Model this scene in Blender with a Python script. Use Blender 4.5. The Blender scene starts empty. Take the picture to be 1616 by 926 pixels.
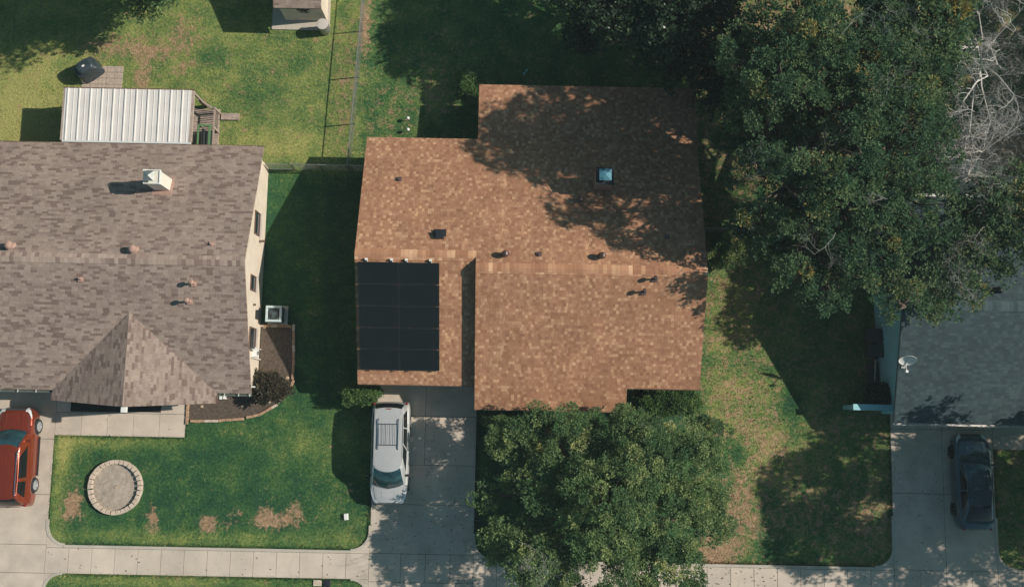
import bpy, math, random
import numpy as np
from mathutils import Vector, Matrix
R = math.radians
rnd = random.Random(7)
scene = bpy.context.scene
COL = scene.collection

# ------------------------------------------------------------------ camera, world, sun, exposure
TH = math.atan(200/1580); PS = R(1.1); CAM_H = 52.0
cam = bpy.data.cameras.new('camera'); cam.lens = 36*1580/1616; cam.sensor_width = 36
cam.clip_start = 0.5; cam.clip_end = 4000
camo = bpy.data.objects.new('camera', cam); COL.objects.link(camo)
camo.location = (0, 0, CAM_H); camo.rotation_euler = (TH, 0, PS)
scene.camera = camo
SUN_EL = 37.0; SUN_DIR = Vector((0.993*math.cos(R(SUN_EL)), 0.118*math.cos(R(SUN_EL)), math.sin(R(SUN_EL))))
world = bpy.data.worlds.new('World'); scene.world = world; world.use_nodes = True
wn = world.node_tree; wn.nodes.clear()
sky = wn.nodes.new('ShaderNodeTexSky'); sky.sky_type = 'NISHITA'; sky.sun_disc = False
sky.sun_elevation = R(SUN_EL); sky.sun_rotation = R(83.2); sky.air_density = 1.0; sky.dust_density = 1.0; sky.ozone_density = 1.0
tint = wn.nodes.new('ShaderNodeMix'); tint.data_type = 'RGBA'; tint.blend_type = 'MULTIPLY'; tint.inputs[0].default_value = 1
tint.inputs[7].default_value = (0.66, 1.0, 0.90, 1)
bg = wn.nodes.new('ShaderNodeBackground'); bg.inputs[1].default_value = 0.07
wo = wn.nodes.new('ShaderNodeOutputWorld')
wn.links.new(sky.outputs[0], tint.inputs[6]); wn.links.new(tint.outputs[2], bg.inputs[0]); wn.links.new(bg.outputs[0], wo.inputs[0])
sl = bpy.data.lights.new('sun', 'SUN'); sl.energy = 4.6; sl.angle = R(0.55); sl.color = (1.0, 0.93, 0.84)
slo = bpy.data.objects.new('sun', sl); COL.objects.link(slo); slo.location = (60, 8, 60)
slo.rotation_euler = (-SUN_DIR).to_track_quat('-Z', 'Y').to_euler()
vs = scene.view_settings; vs.view_transform = 'Standard'; vs.look = 'None'; vs.exposure = 0.12; vs.gamma = 1.0; vs.use_curve_mapping = False

def Wp(px, py, z=0.0):
    """photo measurement -> metres on the level plane at height z"""
    x = (px-808)/1580; y = -(py-463)/1580; w = -1
    y, w = y*math.cos(TH)-w*math.sin(TH), y*math.sin(TH)+w*math.cos(TH)
    x, y = x*math.cos(PS)-y*math.sin(PS), x*math.sin(PS)+y*math.cos(PS)
    t = (CAM_H-z)/-w
    return (x*t, y*t)

# ------------------------------------------------------------------ material helpers
def srgb(r, g, b):
    f = lambda c: (c/255/12.92) if c/255 <= 0.04045 else ((c/255+0.055)/1.055)**2.4
    return (f(r), f(g), f(b), 1)
class NT:
    def __init__(s, name):
        s.m = bpy.data.materials.new(name); s.m.use_nodes = True; s.t = s.m.node_tree; s.t.nodes.clear()
        s.out = s.n('ShaderNodeOutputMaterial'); s.p = s.n('ShaderNodeBsdfPrincipled'); s.l(s.p.outputs[0], s.out.inputs[0])
    def n(s, t, **k):
        nd = s.t.nodes.new(t)
        for a, b in k.items(): setattr(nd, a, b)
        return nd
    def l(s, a, b): s.t.links.new(a, b)
    def put(s, v, sock):
        if isinstance(v, (int, float, tuple, list)): sock.default_value = v
        else: s.l(v, sock)
    def math(s, op, a, b=0.0, c=None, clamp=False):
        nd = s.n('ShaderNodeMath', operation=op); nd.use_clamp = clamp
        s.put(a, nd.inputs[0]); s.put(b, nd.inputs[1])
        if c is not None: s.put(c, nd.inputs[2])
        return nd.outputs[0]
    def coord(s): return s.n('ShaderNodeTexCoord').outputs['Object']
    def noise(s, scale, detail=3, rough=0.6, vec=None, dist=0.0, stretch=None):
        nd = s.n('ShaderNodeTexNoise'); nd.inputs['Scale'].default_value = scale; nd.inputs['Detail'].default_value = detail
        nd.inputs['Roughness'].default_value = rough; nd.inputs['Distortion'].default_value = dist
        v = vec or s.coord()
        if stretch:
            mp = s.n('ShaderNodeMapping'); mp.inputs['Scale'].default_value = stretch; s.l(v, mp.inputs[0]); v = mp.outputs[0]
        s.l(v, nd.inputs['Vector']); return nd.outputs[0]
    def ramp(s, f, stops, interp='LINEAR'):
        nd = s.n('ShaderNodeValToRGB'); cr = nd.color_ramp; cr.interpolation = interp
        while len(cr.elements) < len(stops): cr.elements.new(0.5)
        for e, (p, c) in zip(cr.elements, stops): e.position = p; e.color = c if len(c) == 4 else (*c, 1)
        s.l(f, nd.inputs[0]); return nd.outputs[0]
    def mix(s, f, a, b, mode='MIX'):
        nd = s.n('ShaderNodeMix', data_type='RGBA', blend_type=mode)
        s.put(f, nd.inputs[0]); s.put(a, nd.inputs[6]); s.put(b, nd.inputs[7]); return nd.outputs[2]
    def bump(s, h, strength=0.3, dist=0.02):
        nd = s.n('ShaderNodeBump'); nd.inputs['Strength'].default_value = strength; nd.inputs['Distance'].default_value = dist
        s.l(h, nd.inputs['Height']); s.l(nd.outputs[0], s.p.inputs['Normal'])
    def attr(s, name): return s.n('ShaderNodeAttribute', attribute_name=name).outputs['Fac']
    def val(s, f, lo, hi):
        nd = s.n('ShaderNodeMapRange'); s.l(f, nd.inputs[0]); nd.inputs[1].default_value = lo; nd.inputs[2].default_value = hi; return nd.outputs[0]
def mul(c, k): return (c[0]*k, c[1]*k, c[2]*k, 1)
def plain(name, c, rough=0.6, metal=0.0, var=0.12, scale=6.0, bump=0.0, coat=0.0, spec=0.5, emit=None):
    t = NT(name); f = t.noise(scale, 4)
    t.l(t.ramp(f, [(0.3, mul(c, 1-var)), (0.7, mul(c, 1+var))]), t.p.inputs['Base Color'])
    t.p.inputs['Roughness'].default_value = rough; t.p.inputs['Metallic'].default_value = metal
    t.p.inputs['Specular IOR Level'].default_value = spec
    if coat: t.p.inputs['Coat Weight'].default_value = coat; t.p.inputs['Coat Roughness'].default_value = 0.04
    if bump: t.bump(t.noise(scale*6, 4), bump, 0.01)
    return t.m
def shingle(name, cols, tab, row, axis=0, sgn=1, streak=0.0, stain=0.12):
    """cols: list of (position, colour); rows step along the other axis, tabs run along `axis`"""
    t = NT(name); sx = t.n('ShaderNodeSeparateXYZ'); t.l(t.coord(), sx.inputs[0])
    u = sx.outputs[axis]; v = t.math('MULTIPLY', sx.outputs[1-axis], -sgn)
    wob = t.noise(0.35, 2); v = t.math('ADD', v, t.math('MULTIPLY', wob, 0.16))
    vr = t.math('DIVIDE', v, row*0.927); ri = t.math('FLOOR', vr)
    w1 = t.n('ShaderNodeTexWhiteNoise', noise_dimensions='1D'); t.l(ri, w1.inputs['W'])
    ur = t.math('ADD', t.math('DIVIDE', u, tab), t.math('MULTIPLY', w1.outputs[0], 7.3)); ci = t.math('FLOOR', ur)
    cb = t.n('ShaderNodeCombineXYZ'); t.l(ci, cb.inputs[0]); t.l(ri, cb.inputs[1])
    w2 = t.n('ShaderNodeTexWhiteNoise', noise_dimensions='3D'); t.l(cb.outputs[0], w2.inputs['Vector'])
    f = w2.outputs[0]
    if streak:
        f = t.math('ADD', t.math('MULTIPLY', f, 1-streak), t.math('MULTIPLY', t.noise(3.2, 2, vec=None, stretch=(1.6, 0.7, 1) if axis == 0 else (0.7, 1.6, 1)), streak))
    c = t.ramp(f, cols, 'CONSTANT')
    gran = t.noise(26, 3, 0.7); c = t.mix(0.5, c, t.ramp(gran, [(0.2, (0.62,)*3), (0.8, (1.38,)*3)]), 'MULTIPLY')
    big = t.noise(0.5, 4, 0.6); c = t.mix(1.0, c, t.ramp(big, [(0.3, (1-stain,)*3), (0.7, (1+stain,)*3)]), 'MULTIPLY')
    rain = t.noise(1.1, 4, 0.7, stretch=(1.6, 0.18, 1) if axis == 0 else (0.18, 1.6, 1))
    c = t.mix(0.8, c, t.ramp(rain, [(0.35, (0.9,)*3), (0.65, (1.08,)*3)]), 'MULTIPLY')
    fu = t.math('FRACT', ur); fv = t.math('FRACT', vr)
    slot = t.math('LESS_THAN', fu, 0.06); c = t.mix(t.math('MULTIPLY', slot, 0.35), c, mul(cols[0][1], 0.45))
    t.l(c, t.p.inputs['Base Color']); t.p.inputs['Roughness'].default_value = 0.92; t.p.inputs['Specular IOR Level'].default_value = 0.25
    h = t.math('SUBTRACT', t.math('ADD', fv, t.math('MULTIPLY', w2.outputs[0], 0.5)), t.math('MULTIPLY', slot, 0.5))
    h = t.math('ADD', h, t.math('MULTIPLY', gran, 0.35))
    t.bump(h, 0.55, 0.012)
    return t.m
# roof shingle palettes (linear)
LEFTC = [(0.0, srgb(122, 103, 94)), (0.17, srgb(151, 133, 121)), (0.42, srgb(146, 127, 116)), (0.66, srgb(156, 138, 126)), (0.84, srgb(137, 118, 108))]
RUSTC = [(0.0, srgb(150, 107, 81)), (0.14, srgb(165, 121, 93)), (0.34, srgb(157, 113, 86)), (0.52, srgb(171, 127, 98)), (0.66, srgb(180, 137, 106)), (0.78, srgb(164, 119, 91)), (0.86, srgb(192, 150, 117)), (0.94, srgb(199, 159, 125))]
GREYC = [(0.0, srgb(55, 68, 72)), (0.25, srgb(62, 76, 80)), (0.5, srgb(59, 72, 76)), (0.75, srgb(68, 82, 84))]
M = {}
for k, cols, tab, row, st in (('left', LEFTC, 0.30, 0.13, 0.0), ('rust', RUSTC, 0.155, 0.155, 0.12), ('grey', GREYC, 0.24, 0.15, 0)):
    M[k+'_s'] = shingle(k+'_shingle_south', cols, tab, row, 0, 1, st)
    M[k+'_n'] = shingle(k+'_shingle_north', cols, tab, row, 0, -1, st)
    M[k+'_e'] = shingle(k+'_shingle_east', cols, tab, row, 1, -1, st)
    M[k+'_w'] = shingle(k+'_shingle_west', cols, tab, row, 1, 1, st)
    M[k+'_cap'] = shingle(k+'_shingle_cap', [(p, mul(c, 1.2)) for p, c in cols], 0.2, 0.7, 0, 1, 0)
def concrete(name, c, island=True, stain=0.16):
    t = NT(name); col = t.ramp(t.noise(0.7, 6, 0.62), [(0.3, mul(c, 1-stain)), (0.55, c), (0.75, mul(c, 1+stain*0.6))])
    col = t.mix(0.6, col, t.ramp(t.noise(30, 3, 0.8), [(0.25, (0.85,)*3), (0.75, (1.12,)*3)]), 'MULTIPLY')
    col = t.mix(t.math('MULTIPLY', t.val(t.noise(2.3, 7, 0.75, dist=1.2), 0.60, 0.74), 0.45, clamp=True), col, mul(c, 0.68))
    vo = t.n('ShaderNodeTexVoronoi', feature='DISTANCE_TO_EDGE'); vo.inputs['Scale'].default_value = 0.33
    wv = t.n('ShaderNodeVectorMath', operation='ADD'); t.l(t.coord(), wv.inputs[0])
    nz = t.n('ShaderNodeTexNoise'); nz.inputs['Scale'].default_value = 1.4; nz.inputs['Detail'].default_value = 5; t.l(t.coord(), nz.inputs['Vector']); t.l(nz.outputs[1], wv.inputs[1]); t.l(wv.outputs[0], vo.inputs['Vector'])
    crack = t.math('MULTIPLY', t.math('LESS_THAN', vo.outputs['Distance'], 0.0028), t.math('GREATER_THAN', t.noise(0.45, 2), 0.56))
    col = t.mix(t.math('MULTIPLY', crack, 0.45), col, mul(c, 0.35))
    if island:
        g = t.n('ShaderNodeNewGeometry'); col = t.mix(1.0, col, t.ramp(g.outputs['Random Per Island'], [(0, (0.93, 0.93, 0.93)), (1, (1.05, 1.04, 1.03))]), 'MULTIPLY')
    t.l(col, t.p.inputs['Base Color']); t.p.inputs['Roughness'].default_value = 0.88; t.p.inputs['Specular IOR Level'].default_value = 0.3
    t.bump(t.noise(60, 3, 0.7), 0.25, 0.006); return t.m
M['concrete'] = concrete('concrete', srgb(201, 186, 170))
M['driveway'] = concrete('driveway_concrete', srgb(196, 182, 166), stain=0.24)
M['kerb'] = concrete('kerb_concrete', srgb(186, 176, 162), False)
M['joint'] = plain('joint_dirt', (0.05, 0.042, 0.034, 1), 0.95)
M['paver'] = plain('paver', srgb(176, 158, 144), 0.9, var=0.2, scale=9, bump=0.3)
M['block'] = plain('edging_block', srgb(194, 176, 158), 0.9, var=0.14, scale=5, bump=0.4)
M['brick_edge'] = plain('edging_brick', srgb(172, 138, 112), 0.9, var=0.25, scale=4, bump=0.4)
M['mulch'] = plain('bed_soil', (0.10, 0.074, 0.055, 1), 0.97, var=0.45, scale=9, bump=1.0)
M['dark_strip'] = plain('dark_strip', (0.02, 0.02, 0.018, 1), 0.95, var=0.4, scale=12, bump=0.6)
M['gravel'] = plain('ring_gravel', srgb(164, 150, 136), 0.95, var=0.26, scale=5, bump=0.9)
def siding(name, c, pitch=0.18, axis=2):
    t = NT(name); sx = t.n('ShaderNodeSeparateXYZ'); t.l(t.coord(), sx.inputs[0])
    f = t.math('FRACT', t.math('DIVIDE', sx.outputs[axis], pitch))
    t.l(t.ramp(t.noise(1.2, 5), [(0.3, mul(c, 0.86)), (0.7, mul(c, 1.05))]), t.p.inputs['Base Color'])
    t.p.inputs['Roughness'].default_value = 0.6; t.bump(f, 0.8, 0.012); return t.m
M['cream'] = siding('cream_siding', srgb(224, 208, 188))
M['white_siding'] = siding('white_siding', srgb(206, 208, 204)); M['blue_siding'] = siding('pale_blue_siding', srgb(158, 205, 212))
M['brick'] = None
t = NT('house_brick'); bt = t.n('ShaderNodeTexBrick'); bt.inputs['Scale'].default_value = 1.0
for a, b in (('Color1', (0.26, 0.11, 0.07, 1)), ('Color2', (0.33, 0.16, 0.10, 1)), ('Mortar', (0.42, 0.38, 0.33, 1)), ('Brick Width', 0.22), ('Row Height', 0.075), ('Mortar Size', 0.008)): bt.inputs[a].default_value = b
sx = t.n('ShaderNodeSeparateXYZ'); cb = t.n('ShaderNodeCombineXYZ'); t.l(t.coord(), sx.inputs[0]); t.l(t.math('ADD', sx.outputs[0], sx.outputs[1]), cb.inputs[0]); t.l(sx.outputs[2], cb.inputs[1]); t.l(cb.outputs[0], bt.inputs['Vector'])
t.l(bt.outputs[0], t.p.inputs['Base Color']); t.p.inputs['Roughness'].default_value = 0.85; t.bump(bt.outputs[1], 0.3, 0.01); M['brick'] = t.m
M['white'] = plain('white_paint', srgb(226, 224, 218), 0.45, var=0.06, scale=3)
M['trim'] = plain('trim_paint', srgb(196, 186, 176), 0.55, var=0.12, scale=4)
M['brown_trim'] = plain('brown_trim', srgb(104, 80, 66), 0.6)
M['gutter'] = plain('gutter_green', srgb(92, 98, 92), 0.45, var=0.15, scale=4)
M['gutter_white'] = plain('gutter_white', srgb(214, 208, 200), 0.5, var=0.2, scale=5)
M['glass'] = plain('window_glass', (0.02, 0.03, 0.035, 1), 0.06, var=0.2, scale=2, spec=0.9)
M['galv'] = plain('galvanised', srgb(168, 168, 164), 0.38, 0.7, var=0.15, scale=12)
M['wire'] = plain('fence_wire', srgb(150, 152, 150), 0.45, 0.6, var=0.15)
M['dark_metal'] = plain('dark_metal', (0.03, 0.034, 0.038, 1), 0.4, 0.4)
M['vent_pink'] = plain('vent_painted_tan', srgb(168, 136, 122), 0.6, var=0.15, scale=14)
M['vent_bronze'] = plain('vent_bronze', srgb(110, 92, 88), 0.35, 0.5, var=0.2, scale=20)
M['panel_frame'] = plain('panel_frame', (0.05, 0.055, 0.058, 1), 0.35, 0.5)
M['rubber'] = plain('rubber', (0.02, 0.02, 0.021, 1), 0.8, bump=0.3)
M['wood'] = plain('weathered_wood', srgb(164, 146, 134), 0.85, var=0.25, scale=5, bump=0.5)
M['green_paint'] = plain('green_paint', srgb(92, 128, 86), 0.6, var=0.15)
M['vinyl'] = plain('grill_cover_vinyl', (0.035, 0.05, 0.058, 1), 0.42, var=0.3, scale=4, bump=0.4)
M['bark'] = plain('bark', (0.13, 0.10, 0.075, 1), 0.95, var=0.35, scale=8, bump=1.0)
M['pale_bark'] = plain('pale_bark', srgb(206, 200, 192), 0.9, var=0.25, scale=6, bump=0.6)
M['twig'] = plain('dead_twig_bark', srgb(150, 146, 140), 0.9, var=0.25, scale=6)
M['stone'] = plain('rock', srgb(190, 165, 140), 0.9, var=0.2, scale=6, bump=0.6)
M['ac'] = plain('ac_paint', srgb(186, 202, 200), 0.45, var=0.08)
M['ac_dark'] = plain('ac_grille', srgb(70, 84, 86), 0.6)
M['bin'] = plain('bin_plastic', (0.035, 0.045, 0.042, 1), 0.5, var=0.15)
M['bin_red'] = plain('bin_plastic_brown', (0.06, 0.045, 0.045, 1), 0.5, var=0.15)
M['dish'] = plain('dish_grey', srgb(208, 208, 204), 0.4, var=0.05)
M['teal'] = plain('teal_paint', srgb(150, 200, 205), 0.5, var=0.1)
M['copper'] = plain('chimney_cap_metal', srgb(74, 128, 142), 0.6, 0.1, var=0.15, scale=5)
M['chimney_grey'] = plain('chimney_wall', srgb(220, 212, 198), 0.7, var=0.08)
M['chrome'] = plain('chrome', srgb(215, 215, 215), 0.12, 1.0, var=0.03)
M['rim'] = plain('alloy_rim', srgb(205, 207, 208), 0.28, 0.7, var=0.05)
M['rim_dark'] = plain('dark_rim', (0.05, 0.055, 0.06, 1), 0.35, 0.6)
M['lens'] = plain('headlight_lens', srgb(214, 218, 220), 0.08, var=0.05, spec=0.9)
M['lens_red'] = plain('tail_lens', (0.20, 0.015, 0.012, 1), 0.15, var=0.1)
M['black_trim'] = plain('black_trim', (0.018, 0.019, 0.02, 1), 0.5)
M['carglass'] = plain('car_glass', (0.018, 0.055, 0.064, 1), 0.06, var=0.5, scale=2.5, spec=0.8)
M['carglass_dark'] = plain('car_glass_dark', (0.008, 0.010, 0.011, 1), 0.08, var=0.2)
M['paint_red'] = plain('red_car_paint', (0.27, 0.042, 0.016, 1), 0.28, 0.45, var=0.07, scale=1.3, coat=1.0)
M['paint_silver'] = plain('white_car_paint', srgb(188, 188, 186), 0.28, 0.2, var=0.06, scale=1.6, coat=0.6)
M['paint_black'] = plain('black_car_paint', (0.050, 0.085, 0.105, 1), 0.2, 0.2, var=0.1, scale=1.5, coat=1.0)
M['navy'] = plain('rack_paint', srgb(52, 66, 78), 0.5, 0.3)
M['asphalt'] = plain('asphalt', (0.05, 0.05, 0.052, 1), 0.9, var=0.25, scale=3, bump=0.6)
# metal roofing: white ribbed panels
M['metal_roof'] = plain('white_metal_roof', srgb(216, 209, 203), 0.42, 0.0, var=0.07, scale=1.1)
# solar panel: dark cells with fine busbars
t = NT('solar_cells'); sx = t.n('ShaderNodeSeparateXYZ'); t.l(t.coord(), sx.inputs[0])
fx = t.math('LESS_THAN', t.math('FRACT', t.math('MULTIPLY', sx.outputs[0], 12.5)), 0.12)
c = t.ramp(t.noise(2, 3), [(0.3, (0.008, 0.011, 0.012, 1)), (0.7, (0.011, 0.015, 0.016, 1))])
t.l(t.mix(t.math('MULTIPLY', fx, 0.35), c, (0.006, 0.008, 0.01, 1)), t.p.inputs['Base Color']); t.p.inputs['Roughness'].default_value = 0.4; t.p.inputs['Specular IOR Level'].default_value = 0.25; M['solar'] = t.m
# grass
def grass_mat(name, blades=False):
    t = NT(name); yel = t.attr('yellow'); dry = t.attr('dry')
    n1 = t.noise(0.8, 6, 0.72); n2 = t.noise(7, 5, 0.75); n3 = t.noise(34, 3, 0.8)
    y = t.math('ADD', yel, t.math('MULTIPLY', t.math('SUBTRACT', n1, 0.5), 1.35))
    y = t.math('ADD', y, t.math('MULTIPLY', t.math('SUBTRACT', n2, 0.5), 1.2))
    y = t.math('ADD', y, t.math('MULTIPLY', t.math('SUBTRACT', n3, 0.5), 0.7), clamp=True)
    c = t.ramp(y, [(0.0, srgb(44, 80, 55)), (0.25, srgb(62, 100, 58)), (0.5, srgb(97, 121, 68)), (0.75, srgb(134, 145, 80)), (1.0, srgb(166, 163, 98))])
    d = t.math('ADD', dry, t.math('MULTIPLY', t.math('SUBTRACT', n2, 0.5), 1.1)); d = t.math('ADD', d, t.math('MULTIPLY', t.math('SUBTRACT', t.noise(2.6, 6, 0.72, dist=0.6), 0.5), 2.2)); d = t.math('ADD', d, t.math('MULTIPLY', t.math('SUBTRACT', n3, 0.5), 0.9))
    d = t.math('ADD', d, t.math('MULTIPLY', t.math('SUBTRACT', n1, 0.5), 0.5))
    d = t.math('MULTIPLY', t.val(d, 0.36, 0.70), 0.94)
    dc = t.ramp(t.noise(5, 5, 0.8), [(0.3, srgb(132, 108, 82)), (0.5, srgb(168, 136, 107)), (0.72, srgb(208, 172, 142))])
    c = t.mix(d, c, dc)
    c = t.mix(1.0, c, t.ramp(n3, [(0.25, (0.66,)*3), (0.75, (1.52,)*3)]), 'MULTIPLY'); c = t.mix(1.0, c, t.ramp(t.noise(11, 4, 0.8, dist=0.8), [(0.3, (0.78,)*3), (0.7, (1.25,)*3)]), 'MULTIPLY')
    t.l(c, t.p.inputs['Base Color']); t.p.inputs['Roughness'].default_value = 0.9; t.p.inputs['Specular IOR Level'].default_value = 0.15
    if not blades: t.bump(t.math('ADD', n3, t.math('MULTIPLY', n2, 1.5)), 1.0, 0.06)
    return t.m
M['grass'] = grass_mat('grass'); M['blades'] = grass_mat('grass_blades', True)
def leaf_mat(name, stops, transl=0.42, rough=0.62):
    t = NT(name); c = t.ramp(t.attr('tint'), stops)
    c = t.mix(0.7, c, t.ramp(t.noise(0.9, 3), [(0.3, (0.75,)*3), (0.7, (1.25,)*3)]), 'MULTIPLY')
    t.l(c, t.p.inputs['Base Color']); t.p.inputs['Roughness'].default_value = rough; t.p.inputs['Specular IOR Level'].default_value = 0.2
    tr = t.n('ShaderNodeBsdfTranslucent'); t.l(c, tr.inputs[0]); mx = t.n('ShaderNodeMixShader'); mx.inputs[0].default_value = transl
    t.l(t.p.outputs[0], mx.inputs[1]); t.l(tr.outputs[0], mx.inputs[2]); t.l(mx.outputs[0], t.out.inputs[0]); return t.m
M['leaf_oak'] = leaf_mat('oak_leaves', [(0.0, (0.043, 0.100, 0.055, 1)), (0.45, (0.086, 0.162, 0.079, 1)), (0.8, (0.162, 0.234, 0.105, 1)), (0.96, (0.287, 0.308, 0.114, 1)), (1.0, (0.431, 0.331, 0.108, 1))])
M['leaf_front'] = leaf_mat('front_tree_leaves', [(0.0, (0.081, 0.161, 0.072, 1)), (0.45, (0.157, 0.253, 0.103, 1)), (0.8, (0.315, 0.391, 0.151, 1)), (1.0, (0.551, 0.552, 0.241, 1))])
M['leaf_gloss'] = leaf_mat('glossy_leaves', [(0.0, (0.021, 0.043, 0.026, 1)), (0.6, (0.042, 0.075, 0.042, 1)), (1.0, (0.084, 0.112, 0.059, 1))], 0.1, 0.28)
M['leaf_hedge'] = leaf_mat('hedge_leaves', [(0.0, (0.06, 0.13, 0.045, 1)), (0.6, (0.12, 0.22, 0.07, 1)), (1.0, (0.24, 0.34, 0.11, 1))])
M['leaf_dry'] = leaf_mat('dry_shrub_leaves', [(0.0, (0.05, 0.045, 0.03, 1)), (0.6, (0.11, 0.095, 0.06, 1)), (1.0, (0.2, 0.17, 0.11, 1))])

# ------------------------------------------------------------------ mesh helpers
def tag(o, label=None, cat=None, group=None, kind=None):
    if label: o['label'] = label
    if cat: o['category'] = cat
    if group: o['group'] = group
    if kind: o['kind'] = kind
    return o
GROUPS = {'oak_tree': 'leafy trees', 'chain_link_fence': 'chain link fences', 'garden_light': 'garden lights', 'wheelie_bin': 'wheeled bins', 'bare_tree': 'bare trees', 'bush': 'bushes and hedges', 'shrub': 'garden shrubs', 'parked_car': 'parked cars', 'house': 'houses on the street'}
def thing(name, loc, label, cat, group=None, rz=0.0):
    o = bpy.data.objects.new(name, None); o.empty_display_size = 0.3; COL.objects.link(o)
    o.location = loc; o.rotation_euler = (0, 0, rz); return tag(o, label, cat, group or GROUPS.get(name))
def root_loc(p):
    while p.parent: p = p.parent
    return p.location if p.type == 'EMPTY' else Vector((0, 0, 0))
class MB:
    def __init__(s): s.v = []; s.f = []
    def add(s, vs, fs):
        b = len(s.v); s.v += [tuple(p) for p in vs]; s.f += [tuple(i+b for i in f) for f in fs]; return s
    def box(s, x0, x1, y0, y1, z0, z1):
        return s.add([(x0,y0,z0),(x1,y0,z0),(x1,y1,z0),(x0,y1,z0),(x0,y0,z1),(x1,y0,z1),(x1,y1,z1),(x0,y1,z1)],
                     [(0,3,2,1),(4,5,6,7),(0,1,5,4),(1,2,6,5),(2,3,7,6),(3,0,4,7)])
    def obox(s, c, size, rz=0, top=1.0):
        hx, hy, hz = [q/2 for q in size]; ca, sa = math.cos(rz), math.sin(rz); pts = []
        for z, k in ((-hz, 1), (hz, top)):
            for x, y in ((-hx,-hy),(hx,-hy),(hx,hy),(-hx,hy)):
                x, y = x*k, y*k; pts.append((c[0]+x*ca-y*sa, c[1]+x*sa+y*ca, c[2]+z))
        return s.add(pts, [(0,3,2,1),(4,5,6,7),(0,1,5,4),(1,2,6,5),(2,3,7,6),(3,0,4,7)])
    def beam(s, p0, p1, w, h):
        """rectangular bar between two points"""
        p0, p1 = Vector(p0), Vector(p1); d = (p1-p0).normalized(); up = Vector((0,0,1)) if abs(d.z) < 0.95 else Vector((0,1,0))
        a = d.cross(up).normalized(); b = a.cross(d).normalized(); pts = []
        for p in (p0, p1):
            for i, j in ((-1,-1),(1,-1),(1,1),(-1,1)): pts.append(p+a*i*w/2+b*j*h/2)
        return s.add(pts, [(0,3,2,1),(4,5,6,7),(0,1,5,4),(1,2,6,5),(2,3,7,6),(3,0,4,7)])
    def cyl(s, p0, p1, r0, r1=None, n=16, cap=True):
        r1 = r0 if r1 is None else r1; p0, p1 = Vector(p0), Vector(p1); d = (p1-p0).normalized()
        up = Vector((0,0,1)) if abs(d.z) < 0.9 else Vector((1,0,0)); a = d.cross(up).normalized(); b = d.cross(a).normalized(); pts = []
        for p, r in ((p0, r0), (p1, r1)):
            for i in range(n): q = 2*math.pi*i/n; pts.append(p+a*math.cos(q)*r+b*math.sin(q)*r)
        fs = [(i, (i+1)%n, n+(i+1)%n, n+i) for i in range(n)]
        if cap: fs += [tuple(range(n-1, -1, -1)), tuple(range(n, 2*n))]
        return s.add(pts, fs)
    def tube(s, pts, rs, n=6):
        pts = [Vector(p) for p in pts]
        if isinstance(rs, (int, float)): rs = [rs]*len(pts)
        vs = []; fs = []; prev = None
        for i, p in enumerate(pts):
            d = (pts[min(i+1, len(pts)-1)]-pts[max(i-1, 0)])
            d = d.normalized() if d.length > 1e-9 else Vector((0,0,1))
            if prev is None: up = Vector((0,0,1)) if abs(d.z) < 0.9 else Vector((1,0,0)); a = d.cross(up).normalized()
            else: a = (prev-d*prev.dot(d)); a = a.normalized() if a.length > 1e-6 else d.orthogonal().normalized()
            prev = a; b = d.cross(a)
            for k in range(n): q = 2*math.pi*k/n; vs.append(p+a*math.cos(q)*rs[i]+b*math.sin(q)*rs[i])
        for i in range(len(pts)-1):
            for k in range(n): fs.append((i*n+k, i*n+(k+1)%n, (i+1)*n+(k+1)%n, (i+1)*n+k))
        fs += [tuple(range(n-1, -1, -1)), tuple(range((len(pts)-1)*n, len(pts)*n))]
        return s.add(vs, fs)
    def lathe(s, c, prof, n=20, flute=0.0):
        vs = []; fs = []
        for r, z in prof:
            for k in range(n):
                q = 2*math.pi*k/n; rr = r*(1-(flute if k % 2 else 0)); vs.append((c[0]+rr*math.cos(q), c[1]+rr*math.sin(q), c[2]+z))
        for i in range(len(prof)-1):
            for k in range(n): fs.append((i*n+k, i*n+(k+1)%n, (i+1)*n+(k+1)%n, (i+1)*n+k))
        fs += [tuple(range(n-1, -1, -1)), tuple(range((len(prof)-1)*n, len(prof)*n))]
        return s.add(vs, fs)
    def prism(s, pts, z0, z1):
        """pts counter-clockwise 2D"""
        n = len(pts); a = [(x, y, z0) for x, y in pts]+[(x, y, z1) for x, y in pts]
        return s.add(a, [tuple(range(n-1, -1, -1)), tuple(range(n, 2*n))]+[(i, (i+1)%n, n+(i+1)%n, n+i) for i in range(n)])
    def slab(s, pts, t):
        """sloped face given counter-clockwise seen from above, thickness t downwards"""
        n = len(pts); a = [tuple(p) for p in pts]+[(p[0], p[1], p[2]-t) for p in pts]
        return s.add(a, [tuple(range(n)), tuple(range(2*n-1, n-1, -1))]+[(i, n+i, n+(i+1)%n, (i+1)%n) for i in range(n)])
    def build(s, name, mat, parent=None, smooth=False, local=False, bevel=0.0):
        me = bpy.data.meshes.new(name); v = s.v
        if parent is not None and not local:
            L = root_loc(parent); v = [(p[0]-L.x, p[1]-L.y, p[2]-L.z) for p in v]
        me.from_pydata(v, [], s.f); me.materials.append(mat); me.validate(); me.update()
        if smooth: me.polygons.foreach_set('use_smooth', [True]*len(me.polygons))
        o = bpy.data.objects.new(name, me); COL.objects.link(o)
        if parent is not None: o.parent = parent
        if bevel:
            b = o.modifiers.new('bevel', 'BEVEL'); b.width = bevel; b.segments = 2; b.limit_method = 'ANGLE'
        return o
PADB = .0015
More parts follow.
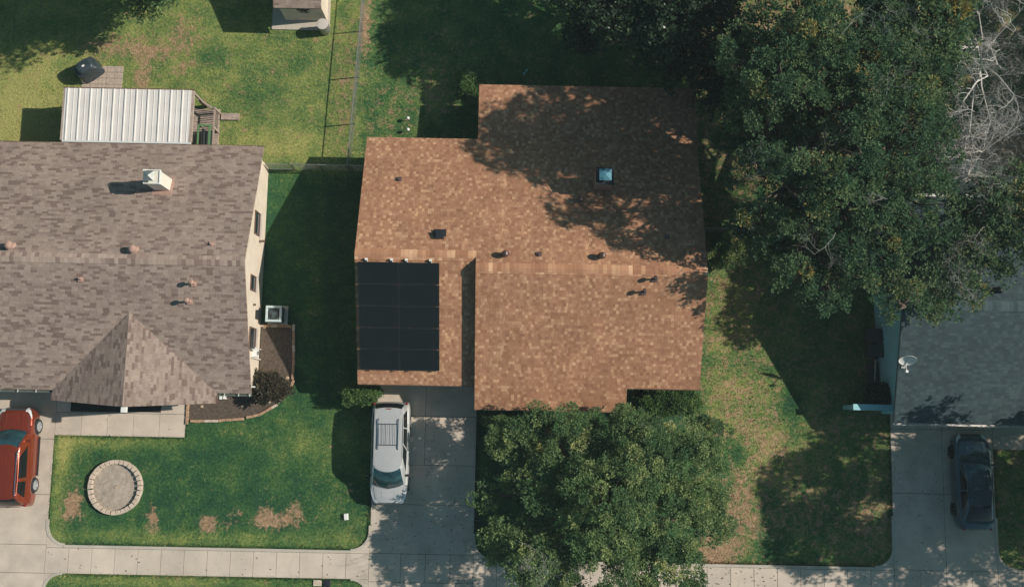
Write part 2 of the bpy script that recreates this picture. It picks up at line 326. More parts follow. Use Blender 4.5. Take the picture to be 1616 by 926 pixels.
def build_split(mb, name, mat, parent=None, **k):
    """one object per separate piece (pieces whose boxes touch stay together)"""
    par = list(range(len(mb.v)))
    def find(i):
        while par[i] != i: par[i] = par[par[i]]; i = par[i]
        return i
    for f in mb.f:
        for j in f[1:]: par[find(j)] = find(f[0])
    gr = {}
    for i in range(len(mb.v)): gr.setdefault(find(i), []).append(i)
    bb = [[g, [min(mb.v[i][a] for i in g)-PADB for a in range(3)], [max(mb.v[i][a] for i in g)+PADB for a in range(3)]] for g in gr.values()]
    done = False
    while not done:
        done = True
        for i in range(len(bb)):
            for j in range(i+1, len(bb)):
                if all(bb[i][1][a] <= bb[j][2][a] and bb[j][1][a] <= bb[i][2][a] for a in range(3)):
                    bb[i] = [bb[i][0]+bb[j][0], [min(p, q) for p, q in zip(bb[i][1], bb[j][1])], [max(p, q) for p, q in zip(bb[i][2], bb[j][2])]]; del bb[j]; done = False; break
            if not done: break
    out = []
    for g, _, _ in bb:
        idx = {v: n for n, v in enumerate(g)}; m2 = MB(); m2.v = [mb.v[v] for v in g]; m2.f = [tuple(idx[i] for i in f) for f in mb.f if f[0] in idx]
        out.append(m2.build(name, mat, parent, **k))
    return out
def smooth_angle(o, deg=35):
    me = o.data; me.polygons.foreach_set('use_smooth', [True]*len(me.polygons))
    try: me.set_sharp_from_angle(angle=R(deg))
    except Exception: pass
    return o
def copy_tree(o, parent=None):
    c = o.copy(); COL.objects.link(c); c.parent = parent
    for ch in [k for k in bpy.data.objects if k.parent == o]: copy_tree(ch, c)
    return c

# ------------------------------------------------------------------ ground
BL = []   # (px,py,rx,ry,yellow,dry) soft patches
def patch(px, py, rx, ry, yel=0, dry=0):
    x, y = Wp(px, py); BL.append((x, y, rx/30, ry/30, yel, dry))
# front-left lawn
for a in ((115,790,14,28,0,.7),(108,805,26,20,0,.3),(240,820,11,20,0,.75),(328,826,15,14,0,.8),(425,822,30,13,0,.85),(465,808,16,22,0,.6),(418,800,14,14,0,.4),(520,705,12,9,0,.45),(370,812,14,8,0,.45),(360,830,20,10,0,.3),(556,770,10,12,0,.35),
          (300,850,260,14,.45,0),(95,760,16,100,.55,0),(190,697,110,14,.45,0),(500,700,60,40,.2,0),(450,690,90,40,.15,0),(110,705,30,25,.35,0),
          (560,700,40,60,.3,.05),(545,830,50,50,.2,.1),(200,915,300,14,.5,.15),
          # back-left lawn
          (235,85,32,24,0,.36),(290,60,30,40,0,.34),(225,125,14,22,0,.5),(285,110,12,10,0,.35),(180,75,60,18,0,.4),(60,130,90,70,.25,.0),(30,200,60,60,.45,0),(450,230,90,30,.2,0),(410,150,50,40,-.2,0),(470,90,60,30,-.15,0),(350,190,60,40,.0,0),(340,90,30,20,-.3,0),(545,130,18,130,0,.22),
          # middle back lawn
          (690,140,50,40,.25,.2),(620,180,40,50,0,.12),(576,40,8,60,0,.6),(700,70,60,40,.1,.1),
          # right lawn
          (1165,790,18,45,-.1,.2),(1195,740,45,70,.05,.08),(1130,865,26,26,0,.75),(1200,840,45,40,0,.18),(1225,700,60,60,.2,.12),(1150,640,40,60,.2,.12),(1160,480,50,80,.2,.12),(1280,800,60,50,-.1,.1),(1225,860,40,30,-.2,-.2),
          (1250,650,20,40,-.4,-.3),(1153,718,26,22,-.35,-.3),(1330,670,60,14,.1,.12),(1380,820,40,60,0,.2),
          (1130,330,60,40,0,.1),(1300,250,180,160,-.2,.0),(1540,270,40,60,0,.8),(1590,240,40,60,0,.5),(1050,60,120,50,-.2,.1)):
    patch(*a)
BLA = np.array(BL)
def masks(x, y):
    ye = np.full(x.shape, 0.13); dr = np.full(x.shape, 0.02)
    back = 1/(1+np.exp(-(y-12.9)*4)); west = 1/(1+np.exp((x+8.5)*6)); right = 1/(1+np.exp(-(x-9.0)*2))
    ye += back*west*0.50; dr += back*west*0.17
    ye += back*(1-west)*(1-right)*0.20; dr += back*(1-west)*0.17
    ye += right*0.32; dr += right*0.31
    for bx, by, rx, ry, a, b in BL:
        g = np.exp(-(((x-bx)/rx)**2+((y-by)/ry)**2)**1.3); ye += g*a; dr += g*b
    return ye, dr
def grid_axis(a, b, step, far):
    core = list(np.arange(a, b+1e-6, step)); out = []; d = step
    while d < far: d *= 1.8; out.append(d)
    return [a-sum(out[:i+1]) for i in range(len(out)-1, -1, -1)]+core+[b+sum(out[:i+1]) for i in range(len(out))]
xs = np.array(grid_axis(-34, 34, 0.25, 900)); ys = np.array(grid_axis(-14, 30, 0.25, 900))
X, Y = np.meshgrid(xs, ys); nx, ny = len(xs), len(ys)
def add_float(me, name, arr):
    a = me.attributes.new(name, 'FLOAT', 'POINT'); a.data.foreach_set('value', np.asarray(arr, dtype=np.float32).ravel())
def np_mesh(name, V, Q, mat):
    me = bpy.data.meshes.new(name); me.vertices.add(len(V)); me.vertices.foreach_set('co', V.astype(np.float32).ravel())
    k = Q.shape[1]; me.loops.add(Q.size); me.loops.foreach_set('vertex_index', Q.astype(np.int32).ravel())
    me.polygons.add(len(Q)); me.polygons.foreach_set('loop_start', np.arange(0, Q.size, k, dtype=np.int32))
    me.materials.append(mat); me.update(calc_edges=True); return me
ii, jj = np.meshgrid(np.arange(nx-1), np.arange(ny-1)); b0 = (jj*nx+ii).ravel()
Zg = 0.02*np.sin(X*0.7+1)*np.cos(Y*0.6)*(np.abs(X) < 40)*(np.abs(Y) < 40)-0.01
me = np_mesh('lawn', np.stack([X.ravel(), Y.ravel(), Zg.ravel()], 1), np.stack([b0, b0+1, b0+nx+1, b0+nx], 1), M['grass'])
ye, dr = masks(X, Y); add_float(me, 'yellow', ye); add_float(me, 'dry', dr)
go = bpy.data.objects.new('lawn', me); COL.objects.link(go); tag(go, kind='structure')

# concrete
ZT = 0.045
SW0, SW1 = -8.1, -6.68
def slabs(mb, x0, x1, y0, y1, nx, ny, gap=0.018):
    for i in range(nx):
        for j in range(ny):
            a = x0+(x1-x0)*i/nx; b = x0+(x1-x0)*(i+1)/nx; c = y0+(y1-y0)*j/ny; d = y0+(y1-y0)*(j+1)/ny
            mb.box(a+gap/2, b-gap/2, c+gap/2, d-gap/2, -0.12, ZT)
def slab_list(mb, xs_, ys_, gap=0.018):
    for i in range(len(xs_)-1):
        for j in range(len(ys_)-1): mb.box(xs_[i]+gap/2, xs_[i+1]-gap/2, ys_[j]+gap/2, ys_[j+1]-gap/2, -0.12, ZT)
def corner(mb, cx, cy, sx, sy, r):
    """fill between a square corner (cx,cy) and the quarter round of a lawn corner; lawn lies towards (sx,sy)"""
    arc = [(cx+sx*r-sx*r*math.cos(a), cy+sy*r-sy*r*math.sin(a)) for a in [math.pi/2*k/10 for k in range(11)]]
    pts = [(cx, cy)]+arc
    area = sum(pts[i][0]*pts[(i+1)%len(pts)][1]-pts[(i+1)%len(pts)][0]*pts[i][1] for i in range(len(pts)))
    if area < 0: pts = pts[::-1]
    mb.prism(pts, -0.12, ZT-0.002); return arc
# dirt base seen in the joints
mb = MB()
for a in ((-40,-23.5,-14,1.7),(-23.5,-7.1,SW0,SW1),(-7.1,-1.82,-14,2.4),(-1.82,19.46,SW0-0.3,-7.0),(19.46,24.7,-14,1.2),(24.7,40,SW0-0.3,-7.0),(-23.5,-16.8,-1.2,1.7)):
    mb.box(a[0]+0.02, a[1]-0.02, a[2]+0.02, a[3]-0.02, -0.15, ZT-0.022)
mb.build('joint_fill', M['joint']); tag(bpy.data.objects['joint_fill'], kind='structure')
mb = MB(); n = 14; slab_list(mb, [-23.5+i*(16.4/n) for i in range(n+1)], [SW0, SW1-0.16, SW1][:1]+[SW1-0.15])
slab_list(mb, [-1.82+i*(21.28/18) for i in range(19)], [SW0-0.3, -7.15]); slab_list(mb, [24.7+i*1.2 for i in range(12)], [SW0-0.3, -7.15])
mb.box(-23.49, -7.11, SW1-0.145, SW1-0.002, -0.12, ZT-.001); mb.box(-1.81, 19.45, -7.145, -7.002, -0.12, ZT-.001); mb.box(24.71, 38, -7.145, -7.002, -.12, ZT-.001)
tag(mb.build('sidewalk', M['concrete'], bevel=0.008), kind='structure')
mb = MB()  # raised lip along the lawn side of the sidewalk
mb.box(-22.6, -8.0, SW1-0.14, SW1, -0.12, ZT+0.035); mb.box(-0.9, 18.5, -7.14, -7.0, -0.12, ZT+0.035)
arcs = []
for cx, cy, sx, sy in ((-23.5, SW1, 1, 1), (-7.1, SW1, -1, 1), (-1.82, -7.0, 1, 1), (19.46, -7.0, -1, 1), (24.7, -7.0, 1, 1)):
    r = 0.95; arc = [(cx+sx*r-sx*r*math.cos(a), cy+sy*r-sy*r*math.sin(a)) for a in [math.pi/2*k/12 for k in range(13)]]
    q = [(x, y, ZT-0.02) for x, y in arc]; q = [(q[0][0], q[0][1]+(1.6 if cx > 10 else 0.3), ZT-0.02)]+q
    for k in range(len(q)-1): mb.beam(q[k], q[k+1], 0.14, 0.09)
for cx, sx in ((-23.5, 1), (-7.1, -1), (-1.82, 1), (19.46, -1), (24.7, 1)):
    r = 0.9; cy = SW0-(0.3 if cx > -2 else 0)
    q = [(cx+sx*r-sx*r*math.cos(a), cy-r+r*math.sin(a), ZT-0.02) for a in [math.pi/2*k/10 for k in range(11)]]
    for k in range(len(q)-1): mb.beam(q[k], q[k+1], 0.12, 0.08)
tag(mb.build('kerb', M['kerb']), kind='structure')
mb = MB()
slab_list(mb, [-38, -33.5, -28.6, -23.5], [-14, -8.1, -6.7, -4.2, -1.4, 1.65])
slab_list(mb, [-7.1, -4.45, -1.82], [-2.35, 0.12, 2.3]); slab_list(mb, [-7.1, -1.82], [-6.8, -4.35, -2.35])
slab_list(mb, [-7.1, -5.5, -4.25, -3.0, -1.82], [SW0-0.1, -6.8]); slab_list(mb, [-7.1, -4.4, -1.82], [-14, SW0-0.1])
slab_list(mb, [19.46, 22.1, 24.7], [-7.1, -3.3, -0.05]); slab_list(mb, [19.46, 22.1, 24.7], [-0.05, 1.1]); slab_list(mb, [24.7, 27.6, 30.5], [-1.0, 1.1])
slab_list(mb, [19.46, 20.8, 22.1, 23.4, 24.7], [-8.4, -7.1]); slab_list(mb, [19.46, 24.7], [-14, -8.4])
for cx, cy, sx, sy in ((-23.5, SW1, 1, 1), (-7.1, SW1, -1, 1), (-1.82, -7.0, 1, 1), (19.46, -7.0, -1, 1), (24.7, -7.0, 1, 1)): corner(mb, cx, cy, sx, sy, 0.95)
for cx, sx in ((-23.5, 1), (-7.1, -1), (-1.82, 1), (19.46, -1), (24.7, 1)): corner(mb, cx, SW0-(0.3 if cx > -2 else 0), sx, -1, 0.9)
tag(mb.build('driveway', M['driveway'], bevel=0.008), kind='structure')
mb = MB(); slab_list(mb, [-23.5+i*1.34 for i in range(6)], [-1.2, -0.02, 1.65])
tag(mb.build('path', M['concrete'], bevel=0.008), kind='structure')
mb = MB(); mb.box(-60, 60, -24, -14.2, -0.2, 0.02); tag(mb.build('road', M['asphalt']), kind='structure')
mb = MB(); mb.box(-60, 60, -14.19, -14.01, -0.2, 0.12); tag(mb.build('road_kerb', M['kerb']), kind='structure')

# grass blades: short tufts over the lawns in view
rs = np.random.RandomState(3)
N = 260000
gx = rs.uniform(-30, 29, N); gy = rs.uniform(-13.5, 24, N)
def inside(x0, x1, y0, y1): return (gx > x0) & (gx < x1) & (gy > y0) & (gy < y1)
solid = inside(-40,-23.5,-14,1.7)|inside(-23.5,-7.1,SW0,SW1)|inside(-7.12,-1.82,-14,2)|inside(-1.8,40,-8.4,-7.0)|inside(19.44,24.72,-14,2)|inside(-40,-12.9,0.6,13.6)|inside(-23.5,-16.78,-1.22,2)
solid |= inside(-7.6,9.1,2,14)|inside(-1.9,9.1,1,17)|inside(-13.4,-10.2,20.7,25)|inside(18.8,40,0.4,12)|inside(-23,-16,13,16)
rcx, rcy = Wp(183, 768); solid |= ((gx-rcx)**2+(gy-rcy)**2 < 1.42**2)
solid |= inside(-22.0,-19.9,16.0,17.6)|inside(24.7,40,-1,2)
solid |= inside(-16.7,-11.5,-0.1,4.7)
solid |= (((gx+22.6)**2+(gy+7.6)**2 < 0) )
ok = ~solid; gx = gx[ok]; gy = gy[ok]; N = len(gx)
ye, dr = masks(gx, gy)
keep = rs.uniform(0, 1, N) > dr*0.9; gx, gy, ye, dr = gx[keep], gy[keep], ye[keep], dr[keep]; N = len(gx)
EX, EY = [], []
for x0_, y0_, x1_, y1_, n_ in ((-23.47,-5.8,-23.47,-1.2,1300),(-22.6,SW1+.03,-8.0,SW1+.03,4200),(-22.4,SW0-.03,-8.0,SW0-.03,4200),(-7.13,-5.8,-7.13,1.6,2200),(-1.79,-5.8,-1.79,.4,1800),(19.43,-6,19.43,1,2200),(24.73,-6,24.73,-1,1500),(-.9,-6.97,18.5,-6.97,5600),(-23.4,-1.23,-16.8,-1.23,2000),(-16.76,-1.2,-16.76,-.4,300)):
    q_ = rs.uniform(0, 1, n_); w_ = np.abs(rs.normal(0, .06, n_))*rs.choice([-1, 1], n_)*(.4+np.abs(np.sin(q_*37)+np.sin(q_*91))*.6)
    dx_, dy_ = x1_-x0_, y1_-y0_; L_ = math.hypot(dx_, dy_); EX.append(x0_+dx_*q_-dy_/L_*w_); EY.append(y0_+dy_*q_+dx_/L_*w_)
EX = np.concatenate(EX); EY = np.concatenate(EY); e1, e2 = masks(EX, EY); gx = np.concatenate([gx, EX]); gy = np.concatenate([gy, EY]); ye = np.concatenate([ye, e1-.1]); dr = np.concatenate([dr, e2+.1]); N = len(gx)
an = rs.uniform(0, 2*np.pi, N); hgt = rs.uniform(0.03, 0.075, N); wd = rs.uniform(0.008, 0.02, N); ln = rs.uniform(-0.05, 0.05, (N, 2))
base = np.stack([gx, gy, np.zeros(N)], 1); sd = np.stack([np.cos(an)*wd, np.sin(an)*wd, np.zeros(N)], 1)
tip = base+np.stack([ln[:,0], ln[:,1], hgt], 1)
V = np.stack([base-sd, base+sd, tip+sd*0.3, tip-sd*0.3], 1).reshape(-1, 3)
me = np_mesh('grass', V, np.arange(4*N).reshape(-1, 4), M['blades'])
add_float(me, 'yellow', np.repeat(ye+rs.normal(0, 0.12, N), 4)); add_float(me, 'dry', np.repeat(dr, 4))
o = bpy.data.objects.new('grass', me); COL.objects.link(o); tag(o, 'short green and yellow grass blades covering the lawns', 'grass', kind='stuff')

# ------------------------------------------------------------------ houses
def window_on_x(parent, x, y0, y1, z0, z1, mat=None, out=1):
    fr = MB(); t_ = 0.07
    fr.box(min(x, x+out*.05), max(x, x+out*.05), y0, y1, z0, z0+t_); fr.box(min(x, x+out*.05), max(x, x+out*.05), y0, y1, z1-t_, z1)
    fr.box(min(x, x+out*.05), max(x, x+out*.05), y0, y0+t_, z0+t_, z1-t_); fr.box(min(x, x+out*.05), max(x, x+out*.05), y1-t_, y1, z0+t_, z1-t_)
    w = fr.build('window', mat or M['brown_trim'], parent)
    p = MB(); p.box(min(x, x+out*.02), max(x, x+out*.02), y0+t_, y1-t_, z0+t_, z1-t_); p.build('pane', M['glass'], w)
    s_ = MB(); s_.box(min(x, x+out*.12), max(x, x+out*.12), y0-.05, y1+.05, z0-.07, z0-.004); s_.build('sill', M['trim'], w)
def window_on_y(parent, y, x0, x1, z0, z1, mat=None, out=-1):
    fr = MB(); t_ = 0.07; a, b = min(y, y+out*.05), max(y, y+out*.05)
    fr.box(x0, x1, a, b, z0, z0+t_); fr.box(x0, x1, a, b, z1-t_, z1); fr.box(x0, x0+t_, a, b, z0+t_, z1-t_); fr.box(x1-t_, x1, a, b, z0+t_, z1-t_)
    w = fr.build('window', mat or M['brown_trim'], parent)
    p = MB(); p.box(x0+t_, x1-t_, min(y, y+out*.02), max(y, y+out*.02), z0+t_, z1-t_); p.build('pane', M['glass'], w)
def turbine(parent, x, y, zr, mat, r=0.2):
    b = MB(); b.lathe((x, y, zr-0.12), [(0.24, 0), (0.2, 0.1), (0.13, 0.14), (0.13, 0.34)], 20)
    o = b.build('roof_vent', mat, parent, smooth=True)
    h = MB(); h.lathe((x, y, zr+0.2), [(r*0.6, 0), (r*0.95, 0.05), (r, 0.13), (r*0.9, 0.21), (r*0.6, 0.28), (r*0.2, 0.31)], 36, 0.1); h.build('turbine_head', mat, o)
def pipe_vent(parent, x, y, zr, h, mat, r=0.055, hood=False):
    b = MB(); b.obox((x, y, zr+0.01), (0.26, 0.3, 0.03)); b.lathe((x, y, zr-0.05), [(0.11, 0), (r+0.01, 0.14), (r, 0.15), (r, h)], 14)
    o = b.build('vent_pipe', mat, parent)
    if hood:
        c = MB(); c.lathe((x, y, zr+h-0.06), [(r*0.9, 0), (r*2.2, 0.03), (r*2.2, 0.12), (r*1.2, 0.19)], 16); c.build('vent_cap', mat, o)

# --- left house with mauve-brown shingles
LH = thing('house', (-24, 7.2, 0), 'tan house with mauve brown shingle roof and cream side wall, beside the red car', 'house')
XE, XW, YN, YR, YS, ZE, ZR = -12.87, -38.0, 13.55, 7.25, 1.05, 2.5, 5.0
mb = MB(); mb.slab([(XW,YR,ZR),(XW,YS,ZE),(-22.64,YS,ZE),(-18.55,4.83,4.0),(-14.56,YS,ZE),(XE,YS,ZE),(XE,YR,ZR)], 0.14)
roofL = mb.build('roof', M['left_s'], LH)
mb = MB(); mb.slab([(XW,YN,ZE),(XW,YR,ZR),(XE,YR,ZR),(XE,YN,ZE)], 0.14); mb.build('roof_slope', M['left_n'], roofL)
mb = MB(); mb.slab([(-18.55,4.83,4.0),(-18.58,0.28,4.0),(-14.56,0.55,ZE),(-14.56,YS,ZE)], 0.13); mb.build('porch_roof_slope', M['left_e'], roofL)
mb = MB(); mb.slab([(-18.55,4.83,4.0),(-22.64,YS,ZE),(-22.64,0.55,ZE),(-18.58,0.28,4.0)], 0.13); mb.build('porch_roof_slope', M['left_w'], roofL)
mb = MB(); mb.slab([(XW,YR+.004,ZR+.035),(XW,YR-0.24,ZR-.06),(XE,YR-0.24,ZR-.06),(XE,YR+.004,ZR+.035)], 0.03); mb.slab([(XW,YR+.24,ZR-.06),(XW,YR-.004,ZR+.035),(XE,YR-.004,ZR+.035),(XE,YR+.24,ZR-.06)], 0.03); mb.build('ridge_cap', M['left_cap'], roofL)
# walls
wx = -13.2
mb = MB(); zt = lambda y: (ZE+(YN-y)*(ZR-ZE)/(YN-YR) if y > YR else ZE+(y-YS)*(ZR-ZE)/(YR-YS))-0.16
def gable_wall(mb, x0, x1, ys_, zf):
    pts = [(ys_[0], 0), (ys_[-1], 0)]+[(y, zf(y)) for y in reversed(ys_)]
    n = len(pts); mb.add([(x0, y, z) for y, z in pts]+[(x1, y, z) for y, z in pts], [tuple(range(n)), tuple(range(2*n-1, n-1, -1))]+[(i, n+i, n+(i+1)%n, (i+1)%n) for i in range(n)])
gable_wall(mb, wx-0.15, wx, [1.5, YR, 13.1], zt); mb.build('wall', M['cream'], LH)
mb = MB(); mb.box(XW+0.5, wx-0.15, 12.95, 13.1, 0, 2.4); mb.box(XW+.5, -22.7, 1.5, 1.65, 0, 2.4); mb.box(-14.6, wx-0.15, 1.5, 1.65, 0, 2.4); mb.box(-22.7, -14.6, 1.9, 2.05, 0, 2.6); build_split(mb, 'wall', M['brick'], LH)
for y0, y1, z0, z1 in ((9.1, 10.3, 1.3, 2.3), (6.2, 7.0, 1.5, 2.5), (3.2, 4.4, 0.95, 2.2)): window_on_x(LH, wx, y0, y1, z0, z1)
mb = MB(); mb.box(wx+.002, wx+.12, 5.5, 5.6, 1.6, 1.72); mb.box(wx+.002, wx+.3, 8.85, 8.95, 1.1, 1.22); build_split(mb, 'wall_vent', M['brown_trim'], LH)
mb = MB()
for x0, x1 in ((-38, -22.75), (-14.5, XE)):
    mb.box(x0, x1, YS-0.13, YS-0.115, ZE-0.2, ZE-0.06); mb.box(x0, x1, YS-0.115, YS-0.01, ZE-0.2, ZE-0.185)
g = build_split(mb, 'gutter', M['gutter'], roofL); mb = MB()
for x in [-37+i*0.9 for i in range(16)]+[-14.2, -13.5, -12.95]: mb.box(x, x+.03, YS-0.14, YS-0.0, ZE-0.075, ZE-0.055)
build_split(mb, 'gutter_hanger', M['white'], roofL)
mb = MB(); mb.box(XW, XE+.004, YN+.004, YN+.03, ZE-.17, ZE-.005); mb.box(-22.68, -22.642, 0.55, YS-.14, ZE-.16, ZE+.01); mb.box(-14.556, -14.52, 0.55, YS-.14, ZE-.16, ZE+.01); build_split(mb, 'fascia', M['brown_trim'], roofL)
mb = MB(); mb.box(-14.44,-14.36,YS-.3,YS-.14,ZE-.28,ZE-.1); mb.tube([(-12.98,YS-.07,2.3),(-13.02,YS+.1,2.1),(-13.05,1.42,1.9),(-13.05,1.42,0.1)], 0.045, 6); mb.tube([(-22.7,YS-.07,2.3),(-22.75,1.3,2.1),(-22.75,1.4,.1)], .045, 6); build_split(mb, 'downspout', M['white'], LH)
mb = MB(); mb.beam((-18.56, 2.0, 3.74), (-18.58, 0.02, 3.74), 0.24, 0.22); mb.build('ridge_beam', M['white'], LH)
for x in (-22.4, -18.58, -14.8):
    mb = MB(); mb.box(x-.08, x+.08, .8, .96, ZT, 2.42 if x != -18.58 else 3.6); mb.build('porch_post', M['white'], LH)
mb = MB(); mb.box(-22.5, -14.7, .82, .94, 2.2, 2.36); mb.build('porch_beam', M['brown_trim'], LH)
for x0, x1 in ((-22.0, -19.9), (-17.4, -15.4)): window_on_y(LH, 1.9, x0, x1, 0.8, 2.2)
mb = MB(); mb.box(-19.3, -18.35, 1.86, 1.9, ZT, 2.15); d = mb.build('door', M['brown_trim'], LH); mb = MB(); mb.lathe((-18.5, 1.82, 1.05), [(.03,0),(.04,.03),(.03,.06)], 10); mb.build('handle', M['chrome'], d)
mb = MB(); mb.box(-36.5, -31.5, 1.46, 1.5, ZT, 2.2); mb.box(-29.5,-24.5,1.46,1.5,ZT,2.2); mb.build('garage_door', M['trim'], LH)
# chimney
cx0, cy0 = Wp(257, 290, 3.6); cx0, cy0 = cx0-0.02, cy0-0.02
mb = MB(); mb.box(cx0-.36, cx0+.36, cy0-.3, cy0+.32, 3.0, 5.05); ch = mb.build('chimney', M['chimney_grey'], roofL)
mb = MB(); mb.box(cx0-.4, cx0+.4, cy0-.34, cy0-.3, 4.95, 5.1); mb.box(cx0-.4, cx0+.4, cy0+.32, cy0+.36, 4.95, 5.1); mb.box(cx0+.36,cx0+.4,cy0-.3,cy0+.32,4.95,5.1); mb.box(cx0-.4,cx0-.36,cy0-.3,cy0+.32,4.95,5.1)
mb.box(cx0-.4,cx0-.3,cy0+.24,cy0+.34,5.1,5.2); mb.build('chimney_trim', M['white'], ch)
mb = MB(); mb.add([(cx0-.33,cy0-.25,5.3),(cx0+.17,cy0-.25,5.3),(cx0+.17,cy0+.25,5.3),(cx0-.33,cy0+.25,5.3),(cx0-.08,cy0,5.42)], [(0,1,4),(1,2,4),(2,3,4),(3,0,4),(3,2,1,0)]); mb.box(cx0-.2,cx0+.05,cy0-.12,cy0+.12,5.05,5.3); mb.build('chimney_cap', M['galv'], ch)
mb = MB(); zf = 4.0
mb.slab([(cx0-.5,cy0-.55,ZE+(YN-cy0+.55)*.397+.012),(cx0+.5,cy0-.55,ZE+(YN-cy0+.55)*.397+.012),(cx0+.5,cy0+.5,ZE+(YN-cy0-.5)*.397+.012),(cx0-.5,cy0+.5,ZE+(YN-cy0-.5)*.397+.012)], .01); mb.build('flashing', M['vent_pink'], ch)
zl = lambda y: (ZE+(YN-y)*(ZR-ZE)/(YN-YR)) if y > YR else (ZE+(y-YS)*(ZR-ZE)/(YR-YS))
for px, py in ((17, 388), (212, 394)):
    x, y = Wp(px, py, 4.9); turbine(roofL, x, y, zl(y), M['vent_pink'])
for px, py, h, hood in ((128, 440, .25, False), (335, 386, .2, False), (306, 447, .42, True), (296, 474, .5, True), (20, 388, .0, None)):
    if hood is None: continue
    x, y = Wp(px, py, 4.6); pipe_vent(roofL, x, y, zl(y), h, M['vent_pink'], .055, hood)

# --- rust-roofed house in the middle
OH = thing('house', (1, 7.5, 0), 'house with rust orange shingle roof carrying dark solar panels', 'house')
x0, x1, x2, x3 = -7.62, -1.85, 5.57, 9.1
sN = .39; zN = lambda y: 5.35-(y-7.1)*sN
mb = MB(); mb.slab([(x0,14.1,zN(14.1)),(x0,7.7,zN(7.7)),(x1,7.7,zN(7.7)),(x1,7.1,5.35),(x3,7.1,5.35),(x3,14.1,zN(14.1))], .14); roofO = mb.build('roof', M['rust_n'], OH)
mb = MB(); mb.slab([(-2.0,17.02,2.46),(-2.0,14.1,zN(14.1)),(x3,14.1,zN(14.1)),(x3,17.02,2.46)], .14); mb.build('porch_roof_slope', M['rust_n'], roofO)
mb = MB(); mb.slab([(x0,7.7,zN(7.7)),(x0,1.63,2.6),(x1,1.63,2.6),(x1,7.7,zN(7.7))], .14); mb.build('roof_slope', M['rust_s'], roofO)
sS = (5.35-2.6)/(7.1-.5); zS = lambda y: 5.35-(7.1-y)*sS
mb = MB(); mb.slab([(x1,7.1,5.35),(x1,.5,2.6),(x2,.5,2.6),(x2,1.65,zS(1.65)),(x3,1.65,zS(1.65)),(x3,7.1,5.35)], .14); mb.build('roof_slope', M['rust_s'], roofO)
def ridge(xa, xb, y, z, s1, s2, mat, par):
    mb = MB(); e = .035; w = .26
    mb.slab([(xa,y+.004,z+e),(xa,y-w,z-w*s1+e),(xb,y-w,z-w*s1+e),(xb,y+.004,z+e)], .03); mb.slab([(xa,y+w,z-w*s2+e),(xa,y-.004,z+e),(xb,y-.004,z+e),(xb,y+w,z-w*s2+e)], .03); mb.build('ridge_cap', mat, par)
ridge(x0, x1, 7.7, zN(7.7), .41, .39, M['rust_cap'], roofO); ridge(x1, x3, 7.1, 5.35, .416, .39, M['rust_cap'], roofO)
# step wall between the two south slopes
mb = MB(); zw = lambda y: zN(7.7)-(7.7-y)*(zN(7.7)-2.6)/(7.7-1.63)
mb.add([(x1+.02,7.7,zN(7.7)-.14),(x1+.02,7.1,5.2),(x1+.02,.5,2.46),(x1+.02,.5,2.3),(x1+.02,1.63,2.3),(x1+.02,7.7,4.6)], [(0,1,2,3,4,5)]); mb.add([(x1+.14,7.7,zN(7.7)-.14),(x1+.14,7.1,5.2),(x1+.14,.5,2.46),(x1+.14,.5,2.3),(x1+.14,1.63,2.3),(x1+.14,7.7,4.6)], [(5,4,3,2,1,0)]); mb.build('gable_trim', M['brown_trim'], OH)
mb = MB(); gable_wall(mb, -7.3, -7.15, [2.0, 7.7, 13.7], lambda y: (zN(y) if y > 7.7 else zw(y))-.16); gable_wall(mb, 8.65, 8.8, [2.1, 7.1, 13.7], lambda y: (zN(y) if y > 7.1 else zS(y))-.16)
mb.box(-7.15, 8.65, 13.55, 13.7, 0, 2.45); mb.box(-7.15, x1+.2, 2.0, 2.15, 2.1, 2.55); mb.box(-7.15, -6.8, 2.0, 2.15, 0, 2.1); mb.box(-2.2, x1+.2, 2.0, 2.15, 0, 2.1); gable_wall(mb, x1+.2, x1+.35, [1.1, 2.15], lambda y: 2.4)
mb.box(x1+.35, 5.2, 1.1, 1.25, 0, 2.6); mb.box(5.2, 8.65, 2.1, 2.25, 0, 2.8); build_split(mb, 'wall', M['brick'], OH)
mb = MB(); mb.box(-6.8, -2.2, 2.03, 2.1, ZT, 2.1); mb.build('garage_door', M['trim'], OH)
for a, b in ((-.8, 1.0), (2.4, 4.2)): window_on_y(OH, 1.1, a, b, .9, 2.1)
window_on_y(OH, 2.1, 6.2, 8.0, .9, 2.1); window_on_x(OH, 8.8, 9.5, 10.7, 1.1, 2.1); window_on_x(OH, -7.3, 9.5, 10.7, 1.1, 2.1, out=-1); window_on_x(OH, -7.3, 4.5, 5.5, 1.1, 2.1, out=-1)
for x in (-1.7, 3.4, 8.8):
    mb = MB(); mb.box(x-.06, x+.06, 16.6, 16.72, 0, 2.35); mb.build('porch_post', M['white'], OH)
mb = MB(); mb.box(x0, x1, 1.6, 1.625, 2.44, 2.6); mb.box(x1, x2, .47, .495, 2.44, 2.6); mb.box(x2, x3, 1.62, 1.645, 2.9, 3.05); build_split(mb, 'fascia', M['brown_trim'], roofO)
